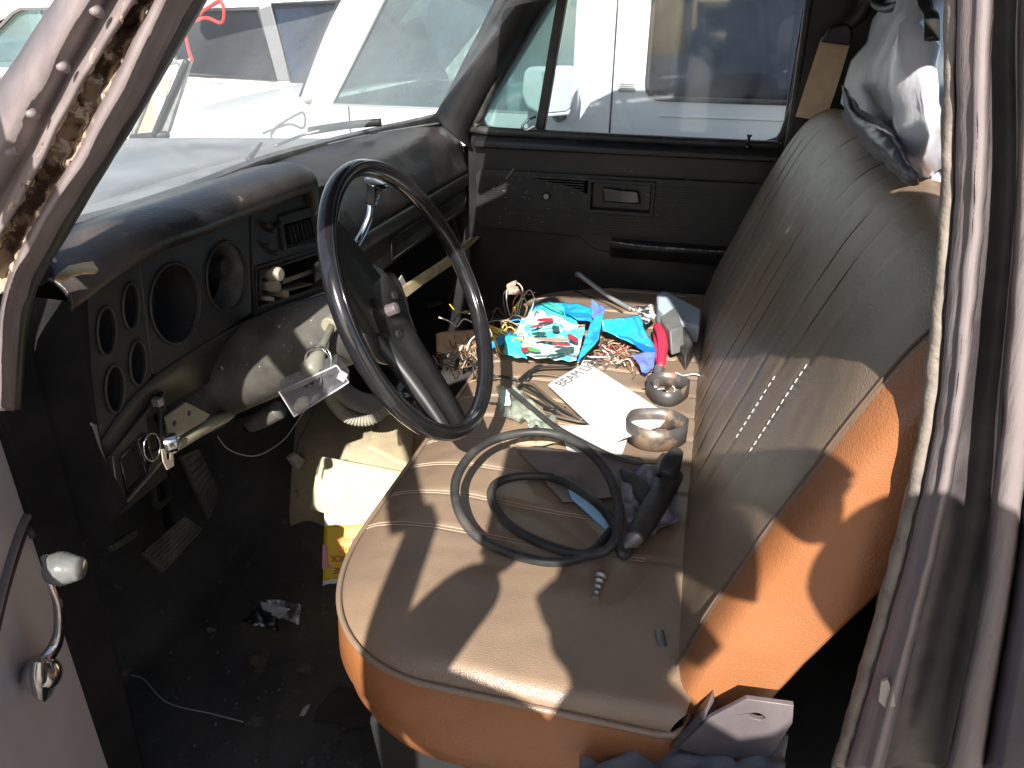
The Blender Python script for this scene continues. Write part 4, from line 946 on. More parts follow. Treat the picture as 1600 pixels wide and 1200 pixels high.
tag(tube('red_wire', cr([at(268,50,y=1.9), at(285,42,y=1.9), at(320,28,y=1.9), at(345,36,y=1.9), at(350,22,y=1.9), at(347,5,y=1.9), at(338,4,y=1.9), at(300,30,y=1.9), at(290,44,y=1.9), at(293,70,y=1.9), at(299,92,y=1.6)], 5), .006, mat('red wire', (.75,.06,.05), .5), None, n=6, sm=1), 'red wire looped above the loose vent window frame', 'wire')

# ---------------------------------------------------------------- the photographer, whose shadow falls on the seat
Hh = SUN.cross(V((0,0,1))).normalized(); Vv = Hh.cross(SUN).normalized()
def sh(h, v, d=0.): return CAM + Hh*h + Vv*v - SUN*d
PE = thing('person', 'person in dark clothes holding up a tablet at the open driver door', 'person', loc=(0,0,0))
def skin(name, pts, edges, rad, M, par, sub=2):
    me = bpy.data.meshes.new(name); me.from_pydata([tuple(p) for p in pts], edges, []); o = link(name, me, M, par)
    md = o.modifiers.new('skin', 'SKIN'); md.use_smooth_shade = True
    if not me.skin_vertices: 
        pass
    for i, r in enumerate(rad): me.skin_vertices[0].data[i].radius = (r, r) if not isinstance(r, tuple) else r
    me.skin_vertices[0].data[0].use_root = True
    s_ = o.modifiers.new('s', 'SUBSURF'); s_.levels = s_.render_levels = sub
    return o
def mkskin(name, pts, edges, rad, M, par, sub=2):
    me = bpy.data.meshes.new(name); bm = bmesh.new(); sl = bm.verts.layers.skin.verify(); vv = []
    for p, r in zip(pts, rad):
        v = bm.verts.new(p); v[sl].radius = (r, r) if not isinstance(r, tuple) else r; vv.append(v)
    vv[0][sl].use_root = True
    for a, b in edges: bm.edges.new((vv[a], vv[b]))
    bm.to_mesh(me); bm.free(); o = link(name, me, M, par)
    md = o.modifiers.new('skin', 'SKIN'); md.use_smooth_shade = True
    s_ = o.modifiers.new('s', 'SUBSURF'); s_.levels = s_.render_levels = sub
    return o
headc = sh(.045, -.135, .28)
neck = headc+V((0.01,-.02,-.115)); chest = neck+V((0.06,-.03,-.17)); belly = chest+V((.0,.0,-.26)); pelv = belly+V((0,0,-.20))
shR = neck+V((.215,-.02,-.055)); shL = neck+V((-.19,-.02,-.045))
haL = sh(-.108,-.070,.05); haR = sh(.205,.015,.05)
elL = sh(-.218,-.240,.13); elR = sh(.365,-.105,.14)
gz = -.54
pts = [pelv, belly, chest, neck, headc+V((0,0,-.06)), shL, shL.lerp(elL,.5), elL, elL.lerp(haL,.6), haL+V((0,-.03,-.03)), shR, shR.lerp(elR,.5), elR, elR.lerp(haR,.6), haR+V((.03,-.03,-.01)),
       pelv+V((-.10,0,-.10)), V((pelv.x-.12,pelv.y+.05,gz+.47)), V((pelv.x-.13,pelv.y+.0,gz+.08)), V((pelv.x-.14,pelv.y+.13,gz+.04)),
       pelv+V((.10,0,-.10)), V((pelv.x+.12,pelv.y+.05,gz+.47)), V((pelv.x+.13,pelv.y+.0,gz+.08)), V((pelv.x+.14,pelv.y+.13,gz+.04))]
ed = [(0,1),(1,2),(2,3),(3,4),(2,5),(5,6),(6,7),(7,8),(8,9),(2,10),(10,11),(11,12),(12,13),(13,14),(0,15),(15,16),(16,17),(17,18),(0,19),(19,20),(20,21),(21,22)]
rd = [(.20,.12),(.20,.12),(.20,.12),.085,.060,.075,.062,.052,.043,.028,.085,.100,.100,.085,.050,.085,.058,.042,.04,.085,.058,.042,.04]
mkskin('body', pts, ed, rd, mat('dark shirt cloth', (.06,.065,.09), .9), PE)
M_SK = mat('skin', (.50,.30,.21), .55)
def hd_(u, v):
    t = pi*u; f = 2*pi*v; r = sin(t); x = .076*r*cos(f); y = .096*r*sin(f); z = .118*cos(t)
    if z < 0: x *= 1-.25*(-z/.118)**1.5; y *= 1-.12*(-z/.118)
    if y > .04:
        y += .020*exp(-(x/.012)**2-((z+.010)/.022)**2)+.006*exp(-(x/.025)**2-((z+.05)/.010)**2)-.008*exp(-((abs(x)-.032)/.014)**2-((z-.008)/.014)**2)
    return headc+V((x, y, z))
hdm = grid('head', hd_, 28, 40, M_SK, PE)
for s in (-1, 1):
    MB().tube([headc+V((s*.032,.082,.006)), headc+V((s*.032,.090,.006)), headc+V((s*.032,.092,.006))], [.010,.008,.002], 12).build('eye', mat('eye white', (.8,.8,.78), .3), hdm, smooth=True)
    MB().tube([headc+V((s*.074,.0,.012)), headc+V((s*.086,-.008,.0)), headc+V((s*.080,-.004,-.028))], [.016,.020,.010], 10).build('ear', M_SK, hdm, smooth=True)
def ha_(u, v):
    t = pi*.56*u; f = 2*pi*v; y = .104*sin(t)*sin(f)-.008; z = .126*cos(t)
    if sin(f) > .5 and z < .05: z = .05+.02*u
    return headc+V((.084*sin(t)*cos(f), y, z+.004+.004*nz((u*5, v*9, 1), 2.)))
grid('hair', ha_, 14, 36, mat('dark hair', (.02,.016,.014), .6), PE)
tabc = sh(.015, -.025, .035)
TX = Hh; TYv = (Vv*.96 + SUN*.1).normalized()
TAB = MB(); Rm = Matrix((Hh, -SUN, Vv)).transposed()
tb = MB().box(sh(.014,-.007,.04), (.320,.008,.168), Rm).build('tablet', M_GLOSS, None, bev=.003)
tag(tb, 'black tablet held up by the person at the door', 'tablet')
for s, hc in ((-1, haL), (1, haR)):
    pts = [hc+V((s*.02,-.03,-.03)), hc+V((0,-.01,0)), hc+V((-s*.0,-.005,.03))]; ed2 = [(0,1),(1,2)]; rd2 = [.022,.030,.026]
    base_ = 1
    for k_, (ox, ln) in enumerate(((-.028,.050),(-.010,.062),(.008,.066),(.024,.058))):
        i0 = len(pts); a = hc+Hh*(ox*.9)+Vv*.022; 
        pts += [a, a+Vv*ln*.4-Hh*s*.016-SUN*(-.006), a+Vv*ln*.55-Hh*s*.042-SUN*(-.016)]; rd2 += [.0105,.009,.008]; ed2 += [(2,i0),(i0,i0+1),(i0+1,i0+2)]
    i0 = len(pts); a = hc-Hh*s*.018; pts += [a, a-Hh*s*.028+SUN*-.012+Vv*.012, a-Hh*s*.050+SUN*-.016+Vv*.022]; rd2 += [.013,.011,.009]; ed2 += [(1,i0),(i0,i0+1),(i0+1,i0+2)]
    mkskin('hand', pts, ed2, rd2, M_SK, PE)

# ---------------------------------------------------------------- things lying on the seat
SZ = .376
def S(px, py, z=SZ): return at(px, py, z=z)
M_CARD = mat('white card', (.66,.65,.64), .75, (.60,.59,.58), 6.)
cardq = [S(622,605,.402), S(795,499,.400), S(1192,745,.404), S(1000,835,.404)]
c_o = [(622,607),(629,600),(790,500),(800,501),(1040,652),(1184,742),(1182,752),(1155,770),(1060,812),(985,832),(935,848),(925,846)]
# crop coords were 3x: convert
def c7(l, z): return [at(650+x/3., 400+y/3., z=z) for x, y in l]
CD = MB().prism(c7([(620,604),(628,596),(790,500),(803,499),(1180,742),(1176,760),(1146,796),(975,852),(925,876),(905,872)], .402), (0,0,-.0018)).build('printed_card', M_CARD, None)
tag(CD, 'larger white card printed BEAM LIGH lying on the seat wires', 'card')
CD2 = MB().prism(c7([(676,796),(826,792),(900,870),(925,880),(990,860),(965,935),(710,915)], .395), (0,0,-.0018)).build('blank_card', M_CARD, None)
tag(CD2, 'blank white card sticking out under the printed card', 'card')
pa, pb = at(650+688/3, 400+612/3, z=.4032), at(650+845/3, 400+515/3, z=.4032)
M_INK = mat('grey printing ink', (.16,.16,.17), .7)
xd = (pb-pa).normalized(); yd = V((0,0,1)).cross(xd)
text('printed_text', 'BEAM LIGH', .032, pa, xd, yd, M_INK, CD, ext=.0003)
for (cx_, cy_) in ((830,578),(960,705),(900,750)):
    MB().box(at(650+cx_/3, 400+cy_/3, z=.4025), (.014,.0012,.0004), Matrix.Rotation(.6, 3, 'Z')).build('ink_mark', mat('faint ink', (.5,.5,.5), .7), CD)

# blue printed wrapper in pieces of one crumpled thing
M_BLU = mat('bright blue wrapper film', (.03,.32,.72), .28, (.02,.40,.66), 12., bump=.3, bscale=60., coat=.2)
M_BLU2 = mat('violet blue wrapper lining', (.16,.20,.52), .4, (.10,.22,.60), 14., bump=.3, bscale=60.)
M_CYA = mat('pale printed wrapper film', (.70,.80,.84), .3, (.10,.60,.70), 13., lo=.50, hi=.56, coat=.2, fine=(34., .62, .64, (.45,.06,.07)))
M_TEAL = mat('teal wrapper film', (.03,.55,.62), .3, (.12,.68,.66), 18., coat=.2)
WR = thing('blue_wrapper', 'crumpled bright blue printed plastic wrapper knotted on the seat', 'wrapper')
def q7(pts, zs): return [at(650+x/3., 400+y/3., z=z) for (x, y), z in zip(pts, zs)]
sheet('printed_sheet', q7([(545,250),(795,345),(755,515),(412,470)], (.41,.43,.405,.40)), M_CYA, WR, n=26, amp=.010, ns=22., seed=1)
sheet('printed_sheet', q7([(415,390),(470,370),(520,492),(412,470)], (.42,.42,.41,.41)), M_TEAL, WR, n=10, amp=.006, ns=30., seed=8)
sheet('film', q7([(548,235),(700,225),(760,330),(690,350)], (.415,.42,.42,.42)), M_TEAL, WR, n=14, amp=.008, ns=22., seed=2)
sheet('film', q7([(685,228),(830,262),(845,330),(705,300)], (.42,.43,.43,.425)), M_BLU, WR, n=16, amp=.010, ns=20., seed=3)
sheet('film', q7([(862,300),(1030,276),(1128,470),(862,345)], (.45,.44,.40,.43)), M_BLU, WR, n=22, amp=.010, ns=18., seed=4)
sheet('film', q7([(880,350),(1120,445),(1118,490),(960,385)], (.43,.41,.40,.42)), mat('deep blue fold', (.01,.14,.55), .3), WR, n=12, amp=.007, ns=20., seed=6)
sheet('lining', q7([(1010,470),(1122,455),(1112,530),(1072,572)], (.41,.41,.40,.395)), M_BLU2, WR, n=14, amp=.007, ns=25., seed=5)
sheet('film_knot', q7([(822,218),(893,268),(868,330),(822,300)], (.46,.45,.44,.44)), M_BLU2, WR, n=12, amp=.012, ns=26., seed=7)
sheet('film_knot', q7([(820,320),(875,290),(850,420),(752,512)], (.445,.45,.43,.41)), M_BLU, WR, n=16, amp=.012, ns=26., seed=9)
sheet('film', q7([(340,410),(440,365),(470,385),(345,450)], (.39,.40,.40,.39)), M_BLU, WR, n=10, amp=.006, ns=26., seed=10)
sheet('film', q7([(395,302),(470,290),(500,310),(400,330)], (.395,.40,.40,.39)), M_BLU, WR, n=10, amp=.006, ns=26., seed=12)
M_REDP = mat('red print', (.45,.03,.05), .4); M_GRNP = mat('green print', (.10,.45,.12), .4); M_DKP = mat('dark green print', (.03,.10,.09), .4); M_TANP = mat('tan print', (.42,.33,.24), .5)
def blot(px, py, rx, ry, ang, M, seed, z=.433, n=18):
    c = at(650+px/3., 400+py/3., z=z); P = []
    for i in range(n):
        t = 2*pi*i/n; r = 1+.35*nz((cos(t), sin(t), seed), 1.6); x, y = cos(t)*rx*r, sin(t)*ry*r
        P.append(c+V((x*cos(ang)-y*sin(ang), x*sin(ang)+y*cos(ang), -.4*0)))
    return MB().prism(P, (0,0,.0008)).build('print_patch', M, WR)
for a in ((605,300,.020,.010,.5,M_REDP,1,.438),(560,330,.018,.004,.9,M_REDP,2,.434),(680,415,.022,.006,0,M_REDP,3,.436),(640,392,.040,.009,.1,M_TANP,4,.439),(545,438,.022,.008,-.3,M_GRNP,5,.426),(510,440,.008,.012,.2,M_REDP,6,.428),(700,440,.010,.026,-.8,M_DKP,7,.434),(655,465,.006,.024,-.9,M_DKP,8,.430),(580,365,.014,.010,.3,M_DKP,9,.436),(655,340,.008,.018,.3,M_DKP,10,.440),(590,470,.020,.004,.3,M_DKP,11,.426),(735,385,.008,.020,.6,M_REDP,12,.444)): blot(*a)
# black-and-white printed scrap, pliers, relay, foam block
sc_ = sheet('patterned_scrap', q7([(1010,250),(1100,238),(1125,290),(1075,335)], (.43,.43,.42,.42)), mat('black and white print', (.04,.04,.045), .6, (.8,.8,.8), 60., lo=.48, hi=.54), None, n=12, amp=.006, ns=26.)
tag(sc_, 'small black and white patterned scrap behind the blue wrapper', 'paper scrap')
PL = thing('pliers', 'pair of pliers with red handles beside the blue wrapper', 'pliers')
M_REDH = mat('red handle rubber', (.62,.03,.07), .4)
tube('handle', q7([(1130,328),(1150,370),(1158,430),(1150,500),(1146,528)], (.43,.43,.42,.41,.40)), [.009,.011,.011,.009,.006], M_REDH, PL, n=10)
tube('handle', q7([(1122,340),(1126,420),(1134,500),(1160,560),(1170,590)], (.41,.41,.40,.395,.39)), [.006,.006,.005,.004,.003], M_REDH, PL, n=8)
tube('jaw', q7([(1140,525),(1132,575),(1120,620)], (.40,.395,.39)), [.012,.010,.005], M_STEEL, PL, n=8)
rl = MB().prism(q7([(1142,285),(1215,235),(1252,330),(1190,350)], (.45,.45,.45,.45)), V((.010,-.02,-.05))).build('grey_relay_box', mat('grey relay plastic', (.17,.165,.165), .55, (.12,.12,.12), 20.), None, bev=.004)
tag(rl, 'dusty grey plastic box beside the red handled pliers', 'plastic box')
rl2 = MB().prism(q7([(1190,340),(1252,310),(1300,400),(1262,470)], (.42,.42,.42,.41)), V((.004,-.01,-.035))).build('black_relay_box', M_RUB, None, bev=.004)
tag(rl2, 'black plastic box between the grey box and the backrest', 'plastic box')
fo = MB().prism(q7([(1128,180),(1160,158),(1340,250),(1330,330),(1180,290),(1135,240)], (.43,.43,.43,.43,.43,.43)), V((0,-.005,-.04))).build('foam_block', mat('pale blue foam', (.42,.50,.56), .8), None, bev=.005)
tag(fo, 'pale blue foam block at the back of the seat', 'foam block')
RD = tube('metal_rod', q7([(757,84),(775,95),(850,150),(930,205),(1010,250)], (.44,.44,.42,.40,.39)), [.008,.0065,.006,.006,.006], mat('grey metal rod', (.40,.40,.42), .35, metal=.6), None, n=10)
tag(RD, 'grey metal rod lying across the far end of the seat', 'rod')
SL = tube('black_strip', q7([(733,158),(800,185),(880,218),(968,264)], (.385,.385,.385,.385)), .0032, M_RUB, None, n=6, flat=.6); tag(SL, 'thin black strip below the grey metal rod', 'strip')
# hose clamps
def band(pts, w, z0, M, name, par=None):
    P = cr(pts, 8, closed=True); n_ = len(P); vs = [p for p in P]+[p+V((0,0,w)) for p in P]
    return mesh(name, vs, [(i, (i+1) % n_, (i+1) % n_+n_, i+n_) for i in range(n_)], M, par, smooth=True, solid=.0016)
M_BAND = mat('shaded and sunlit band metal', (.07,.066,.065), .4, (.26,.18,.12), 12., lo=.52, hi=.60, metal=.2, dust=.1)  # dark base carries the tablet's shade, tan patches the sunlit metal
b1_ = band(q7([(985,860),(1060,905),(1160,915),(1240,890),(1262,855),(1180,812),(1080,805),(1005,815)], [.385]*8), .040, 0, M_BAND, 'wide_metal_band')
tag(b1_, 'wide bent metal band standing at the corner of the printed card', 'metal band')
b2_ = band(q7([(1078,640),(1120,690),(1200,705),(1262,670),(1270,640),(1190,610),(1110,612)], [.385]*7), .030, 0, M_BAND, 'narrow_metal_band')
tag(b2_, 'narrow metal band with a hole below the red handled pliers', 'metal band')
hp = at(650+1175/3, 400+620/3, z=.41); MB().tube([hp+V((0,.003,0)), hp-V((0,.003,0))], .004, 10).build('hole', M_DARK, b2_)
# clear plastic bag
M_CLR = glassmat('clear plastic film', (.88,.93,.88), .10, (.75,.80,.74), 30., .55)
cb = sheet('clear_plastic_bag', q7([(405,635),(500,640),(700,850),(410,770)], (.40,.42,.40,.40)), M_CLR, None, n=30, amp=.016, ns=34., seed=2, solid=.0006); tag(cb, 'clear plastic bag crumpled on the seat left of the cards', 'plastic bag')
sheet('bag_end', q7([(398,640),(438,630),(450,700),(400,745)], (.425,.43,.42,.41)), mat('pale green film', (.55,.72,.60), .35), cb, n=10, amp=.010, ns=34., seed=12)
sheet('bag_fold', q7([(540,760),(660,790),(650,850),(530,830)], (.41,.41,.40,.40)), M_CLR, cb, n=14, amp=.016, ns=40., seed=22)
pb2 = sheet('brown_paper_scrap', q7([(445,890),(560,860),(700,880),(440,925)], (.392,.40,.395,.385)), mat('brown paper', (.48,.33,.22), .85, (.35,.22,.14), 25.), None, n=14, amp=.012, ns=30.); tag(pb2, 'crumpled brown paper under the top of the hose loop', 'paper scrap')
# wires
def wire(name, label, cols, boxpx, n_, r, seed, z=(.38,.43), L=(.10,.22), curl=1.):
    random.seed(seed); root = thing(name, label, 'wires')
    for i in range(n_):
        x0, y0, x1, y1 = boxpx; a = at(random.uniform(x0, x1), random.uniform(y0, y1), z=random.uniform(*z)); P = [a]; an = random.uniform(0, 6.3)
        for k in range(5):
            an += random.uniform(-1.3, 1.3)*curl; st_ = random.uniform(*L)/5; c_ = P[-1]+V((cos(an)*st_, sin(an)*st_, 0)); c_.z = random.uniform(*z); P.append(c_)
        tube('strand', P, r*random.uniform(.7, 1.3), cols[i % len(cols)], root, n=5, sm=5)
    return root
M_W = [mat('yellow wire', (.70,.50,.06), .5), mat('white wire', (.75,.70,.62), .5), mat('dull red wire', (.50,.10,.10), .5), mat('brown wire', (.16,.09,.05), .6), mat('black wire', (.02,.02,.02), .5), mat('green wire', (.05,.35,.16), .5), mat('pale brown wire', (.40,.29,.18), .6)]
wh_ = wire('wire_harness', 'tangle of yellow, brown and red wires left of the blue wrapper', [M_W[0],M_W[3],M_W[4],M_W[1],M_W[6]], (745,500,790,530), 26, .0015, 1, L=(.07,.15), curl=.6)
for pts, M in (([(790,250),(760,200),(800,130),(850,110),(900,170),(880,260),(840,290)],None),):
    pass
def w7(par, pts, zs, r, M): return tube('strand', q7(pts, zs), r, M, par, n=6)
LW = thing('looped_wires', 'bundle of thin looped wires rising at the far edge of the seat', 'wires')
for i, (pts, ci) in enumerate([([(440,280),(425,215),(430,150),(470,125),(500,160),(480,230),(470,290)],1), ([(480,285),(500,200),(530,160),(552,190),(545,240),(520,290)],1), ([(460,290),(455,220),(490,170),(530,180),(560,170)],2), ([(470,290),(465,240),(500,200),(520,215)],0), ([(430,300),(412,230),(415,170),(455,150)],3), ([(500,300),(520,240),(500,180),(470,150),(440,130)],6), ([(550,225),(620,225),(680,255),(695,290)],5), ([(320,315),(370,335),(440,365)],0), ([(330,325),(380,345),(430,380)],0), ([(445,290),(462,240),(468,270)],0)]):
    k_ = len(pts); w7(LW, pts, [.39+.07*sin(pi*j/(k_-1)) for j in range(k_)], .0016, M_W[ci])
sheet('tape_wrap', q7([(415,140),(450,125),(480,190),(420,190)], (.46,.46,.44,.44)), mat('frayed tan tape', (.42,.34,.26), .9, (.2,.15,.1), 60.), LW, n=12, amp=.012, ns=60.)
w2_ = wire('wire_tangle', 'nest of thin brown wires between the wrapper and the card', [M_W[3],M_W[6],M_W[4],M_W[3],M_W[6],M_W[4],M_W[3],M_W[1],M_W[3],M_W[4],M_W[6],M_W[2]], (935,528,990,566), 64, .0013, 5, z=(.378,.402), L=(.06,.13), curl=.5)
w3_ = wire('frayed_wires', 'frayed grey brown wire bundle seen through the steering wheel', [M_W[3],M_W[6],M_W[4]], (715,545,738,580), 34, .0012, 9, z=(.37,.40), L=(.05,.10), curl=.7)
w4_ = wire('wire_tangle', 'few thin wires around the metal bands near the backrest', [M_W[4],M_W[1],M_W[3]], (1045,575,1066,640), 8, .0012, 19, z=(.38,.39), L=(.04,.09), curl=.6)
CBL = thing('cable_bundle', 'bundle of long dark cables running under the printed card', 'cables')
for k_, pts in enumerate([[(470,585),(520,560),(600,555),(700,570)], [(475,590),(540,535),(620,520),(760,525)], [(480,590),(560,640),(680,720),(800,785)], [(500,620),(580,660),(690,745),(820,790)], [(490,640),(580,690),(700,760),(810,790)], [(470,625),(520,570),(560,520),(590,515)], [(560,730),(650,750),(760,775),(800,780)], [(340,575),(400,565),(470,580)], [(345,690),(370,690),(400,695)], [(470,600),(540,600),(640,680),(780,770)], [(600,715),(640,720),(700,712)]]):
    w7(CBL, pts, [.384+.004*((k_*7) % 4)+(.006 if 0 < j < len(pts)-1 else 0) for j in range(len(pts))], .0030 if k_ != 8 else .002, M_W[4] if k_ % 3 else mat('grey brown cable', (.11,.085,.06), .5))
# flat black rod
fr_ = tube('black_rod', q7([(436,624),(470,650),(640,790),(800,880),(940,945),(1060,975),(1120,972)], (.44,.437,.43,.425,.42,.415,.41)), [.0055,.006,.006,.0058,.005,.004,.002], M_RUB, None, n=8, flat=.6)
tag(fr_, 'flat black rod lying diagonally over the bag and cards', 'rod')
# the big black hose, two turns
def hp_(l, z): return [at(*p, z=zz) for p, zz in zip(l, z)]
outer = [(955,830),(925,862),(872,878),(808,868),(745,838),(714,790),(716,740),(755,695),(820,676),(880,682),(932,716),(960,765),(967,820),(950,858),(905,866),(840,846),(790,815),(768,780),(776,755),(815,744),(870,748),(925,780),(958,815),(966,850),(975,868),(990,852),(1000,835)]
zz = [.40,.395,.392,.392,.40,.42,.44,.455,.46,.46,.455,.44,.425,.41,.395,.392,.392,.392,.395,.40,.405,.41,.412,.41,.405,.40,.41]
HS = tube('rubber_hose', hp_(outer, zz[:len(outer)]), .0070, M_RUB, None, n=12, sm=8); tag(HS, 'black rubber hose coiled in two loops on the seat', 'hose')
PLG = thing('cable_plug', 'black rubber plug and sheath lying against the backrest', 'plug')
tube('sheath', hp_([(993,842),(1008,815),(1030,778),(1052,742)], (.41,.415,.42,.425)), [.013,.017,.018,.016], M_RUB, PLG, n=16)
tube('sheath', hp_([(1040,745),(1048,725),(1058,705)], (.44,.45,.46)), [.014,.016,.010], M_RUB, PLG, n=14)
tube('neck', hp_([(972,862),(984,848),(995,838)], (.40,.405,.41)), [.010,.012,.013], M_STEEL, PLG, n=12)
tube('sheath', hp_([(1010,790),(1000,765),(985,748),(975,735)], (.40,.405,.41,.41)), [.012,.014,.012,.008], M_RUB, PLG, n=12)
BG = sheet('grey_plastic_bag', [S(965,752,.39), S(1062,735,.40), S(1058,830,.39), S(985,858,.38)], mat('grey violet film', (.20,.19,.235), .35, (.13,.125,.15), 12.), None, n=26, amp=.020, ns=24., seed=31); tag(BG, 'grey violet plastic bag under the black plug', 'plastic bag')
PO = sheet('dark_pouch', [S(802,702,.385), S(1000,724,.395), S(1058,775,.385), S(880,790,.375)], mat('dusty brown pouch', (.15,.12,.11), .7, (.20,.165,.15), 12., dust=.2), None, n=26, amp=.010, ns=14., seed=33, solid=.004); tag(PO, 'dusty dark cloth pouch behind the hose loops', 'pouch')
BS = MB().prism([S(888,764,.392), S(896,759,.392), S(926,782,.392), S(951,820,.392), S(949,828,.392), S(893,778,.392)], (0,0,-.003)).build('blue_strip', mat('light blue plastic', (.25,.52,.85), .35), None, bev=.001); tag(BS, 'light blue plastic strip inside the inner hose loop', 'plastic strip')
FT = thing('barbed_fitting', 'small barbed metal hose fitting lying on the seat front', 'fitting')
fa, fb_ = S(938,900,.383), S(930,934,.381)
P = []; R_ = []
for i in range(17):
    t = i/16; P.append(fa.lerp(fb_, t)); R_.append((.0078-.0042*t)*(1.15 if (i % 4) < 2 else .72))
MB().tube(P, R_, 16).build('barbs', M_STEEL, FT, smooth=False)
MB().tube([fa+(fa-fb_)*.16, fa], .0065, 6).build('nut', M_STEEL, FT)
nb = tube('buckle_strap', [S(1030,985,.385), S(1036,1010,.38), S(1044,1030,.372)], .006, M_STEEL, T, n=6, flat=.5)
tube('buckle_strap', [S(1034,1010,.372), S(1046,1032,.365), S(1056,1060,.36)], .010, M_RUB, T, n=6, flat=.3)

# ---------------------------------------------------------------- things on the floor and under the dash
M_BAGY = mat('cream paper bag', (.50,.47,.29), .7, (.44,.42,.27), 8.)
YB = thing('printed_bag', 'cream and yellow printed bag with red capitals hanging beside the seat front', 'bag')
def atF(px, py):                                     # slope of the hump side
    return atp(px, py, (-.75,.66,.215), V((-.93,-.62,1.0)))
def BQ(l): return [atp(px, py, (-.73,.68,.25), V((.25,-.80,.62))) for px, py in l]
PN = V((.25,-.80,.62)).normalized()
sheet('bag_back', BQ([(500,713),(634,738),(600,830),(486,795)]), M_BAGY, YB, n=26, amp=.010, ns=9., seed=41)
M_BW = mat('white bag print', (.76,.80,.84), .5); M_BYL = mat('yellow bag print', (.85,.62,.02), .5, (.80,.56,.02), 10.); M_BRD = mat('red lettering', (.50,.05,.02), .6); M_BPK = mat('pink print', (.75,.35,.42), .6)
sheet('bag_face', BQ([(508,788),(612,792),(600,818),(507,822)]), M_BW, YB, n=12, amp=.004, ns=9., seed=41)
sheet('bag_face', BQ([(507,821),(600,815),(560,905),(505,907)]), M_BYL, YB, n=14, amp=.004, ns=9., seed=41)
sheet('bag_face', BQ([(505,905),(555,903),(545,928),(504,930)]), M_BW, YB, n=10, amp=.006, ns=14., seed=41)
sheet('bag_fold', BQ([(487,796),(506,799),(540,870),(504,936)]), mat('pale bag fold', (.62,.62,.60), .6), YB, n=6, amp=.002) if False else None
def btext(s, px_right, py_base, px_h, col=M_BRD):
    a = BQ([(px_right, py_base)])[0]; b = BQ([(px_right-40, py_base+1)])[0]; c = BQ([(px_right, py_base+px_h)])[0]
    text('lettering', s, (c-a).length*1.38, a+PN*.012, (b-a), (c-a), col, YB, ext=.0004)
btext('OPERA', 562, 839, 8); btext('SAFE', 555, 853, 8); btext('TRUCK', 562, 867, 10); btext('FINE', 549, 886, 10)
MB().prism([p+PN*.011 for p in BQ([(506,850),(512,852),(513,880),(520,886),(505,888)])], PN*.0006).build('print_patch', M_BPK, YB)
MB().prism([p+PN*.010 for p in BQ([(550,840),(558,838),(562,845),(556,856),(549,852)])], PN*.0006).build('print_patch', M_BPK, YB)
# litter
M_FOIL = mat('silver foil wrapper', (.45,.45,.46), .35, (.10,.10,.11), 26., lo=.5, hi=.53, metal=.3)
FW_ = thing('foil_wrapper', 'crumpled silver and black wrapper on the dark floor mat', 'wrapper')
def Fz(px, py, z=.02): return at(px, py, z=z)
sheet('foil', [Fz(425,934,.05), Fz(477,940,.05), Fz(470,975,.03), Fz(410,952,.03)], M_FOIL, FW_, n=16, amp=.014, ns=26., seed=51)
sheet('foil', [Fz(405,944,.05), Fz(442,962,.05), Fz(446,988,.03), Fz(388,970,.02)], mat('black wrapper', (.015,.015,.017), .3, (.4,.4,.4), 40., lo=.6, hi=.62), FW_, n=16, amp=.014, ns=30., seed=53)
sheet('foil', [Fz(408,940,.06), Fz(455,952,.06), Fz(440,968,.055), Fz(412,955,.05)], mat('silver foil', (.42,.42,.44), .3), FW_, n=10, amp=.006, ns=30., seed=54)
MLF = mat('dry leaf', (.11,.075,.05), .9, (.07,.05,.035), 40.)
def leaf(name, label, px, py, r, seed, M, cat='leaf', group=None, st_=(1, .7)):
    group = group or {'dry_leaf': 'dry leaves on the floor mat', 'paper_scrap': 'pale scraps on the floor mat'}.get(name)
    c = Fz(px, py, .018); P = []; n_ = 14
    for i in range(n_):
        t = 2*pi*i/n_; q = 1+.5*nz((cos(t)*1.3, sin(t)*1.3, seed), 1.8); P.append(c+V((cos(t)*r*q*st_[0], sin(t)*r*q*st_[1], .004*nz((t, seed, 0), 1.))))
    o = MB().prism(P, (0,0,.0014)).build(name, M, None); tag(o, label, cat, group); return o
leaf('dry_leaf', 'ragged brown leaf below the foil wrapper on the mat', 405, 1035, .018, 1, MLF)
leaf('dry_leaf', 'dark brown leaf nearest the seat front on the mat', 476, 1046, .016, 2, MLF)
leaf('paper_scrap', 'thin pale paper scrap standing near the seat base', 477, 1110, .012, 3, mat('pale scrap', (.35,.35,.34), .8), 'paper scrap', st_=(.35,1.2))
leaf('paper_scrap', 'tiny pale crumb left of the foil wrapper', 330, 985, .009, 4, mat('pale crumb', (.13,.12,.11), .8), 'paper scrap')
leaf('dirt_flake', 'large flat dark flake on the floor near the seat base', 548, 1105, .055, 5, mat('dark flake', (.028,.024,.022), .9), 'flake')
leaf('pale_pebble', 'small greyish bit on the mat under the dash', 388, 733, .006, 6, mat('pale crumb', (.13,.12,.11), .8), 'debris')
random.seed(12); cr0 = MB()
for i in range(130):
    px, py = random.uniform(230,620), random.uniform(860,1195)
    if px < 300+ (1195-py)*.1 and random.random() < .6: continue
    c = at(px, py, z=.012); c.z = floorz(c.x, c.y)+.012
    if c.y < .03: continue
    s_ = random.uniform(.0012,.0042); R = Matrix.Rotation(random.uniform(0,3), 3, 'Z') @ Matrix.Rotation(random.uniform(0,1), 3, 'X'); cr0.box(c, (s_*random.uniform(.6,2.4), s_, s_*.5), R)
stuff(cr0.build('crumbs', mat('grit crumbs', (.06,.052,.044), .9, (.15,.13,.11), 90.)), 'scattered crumbs and grit over the dark floor mat', 'grit')
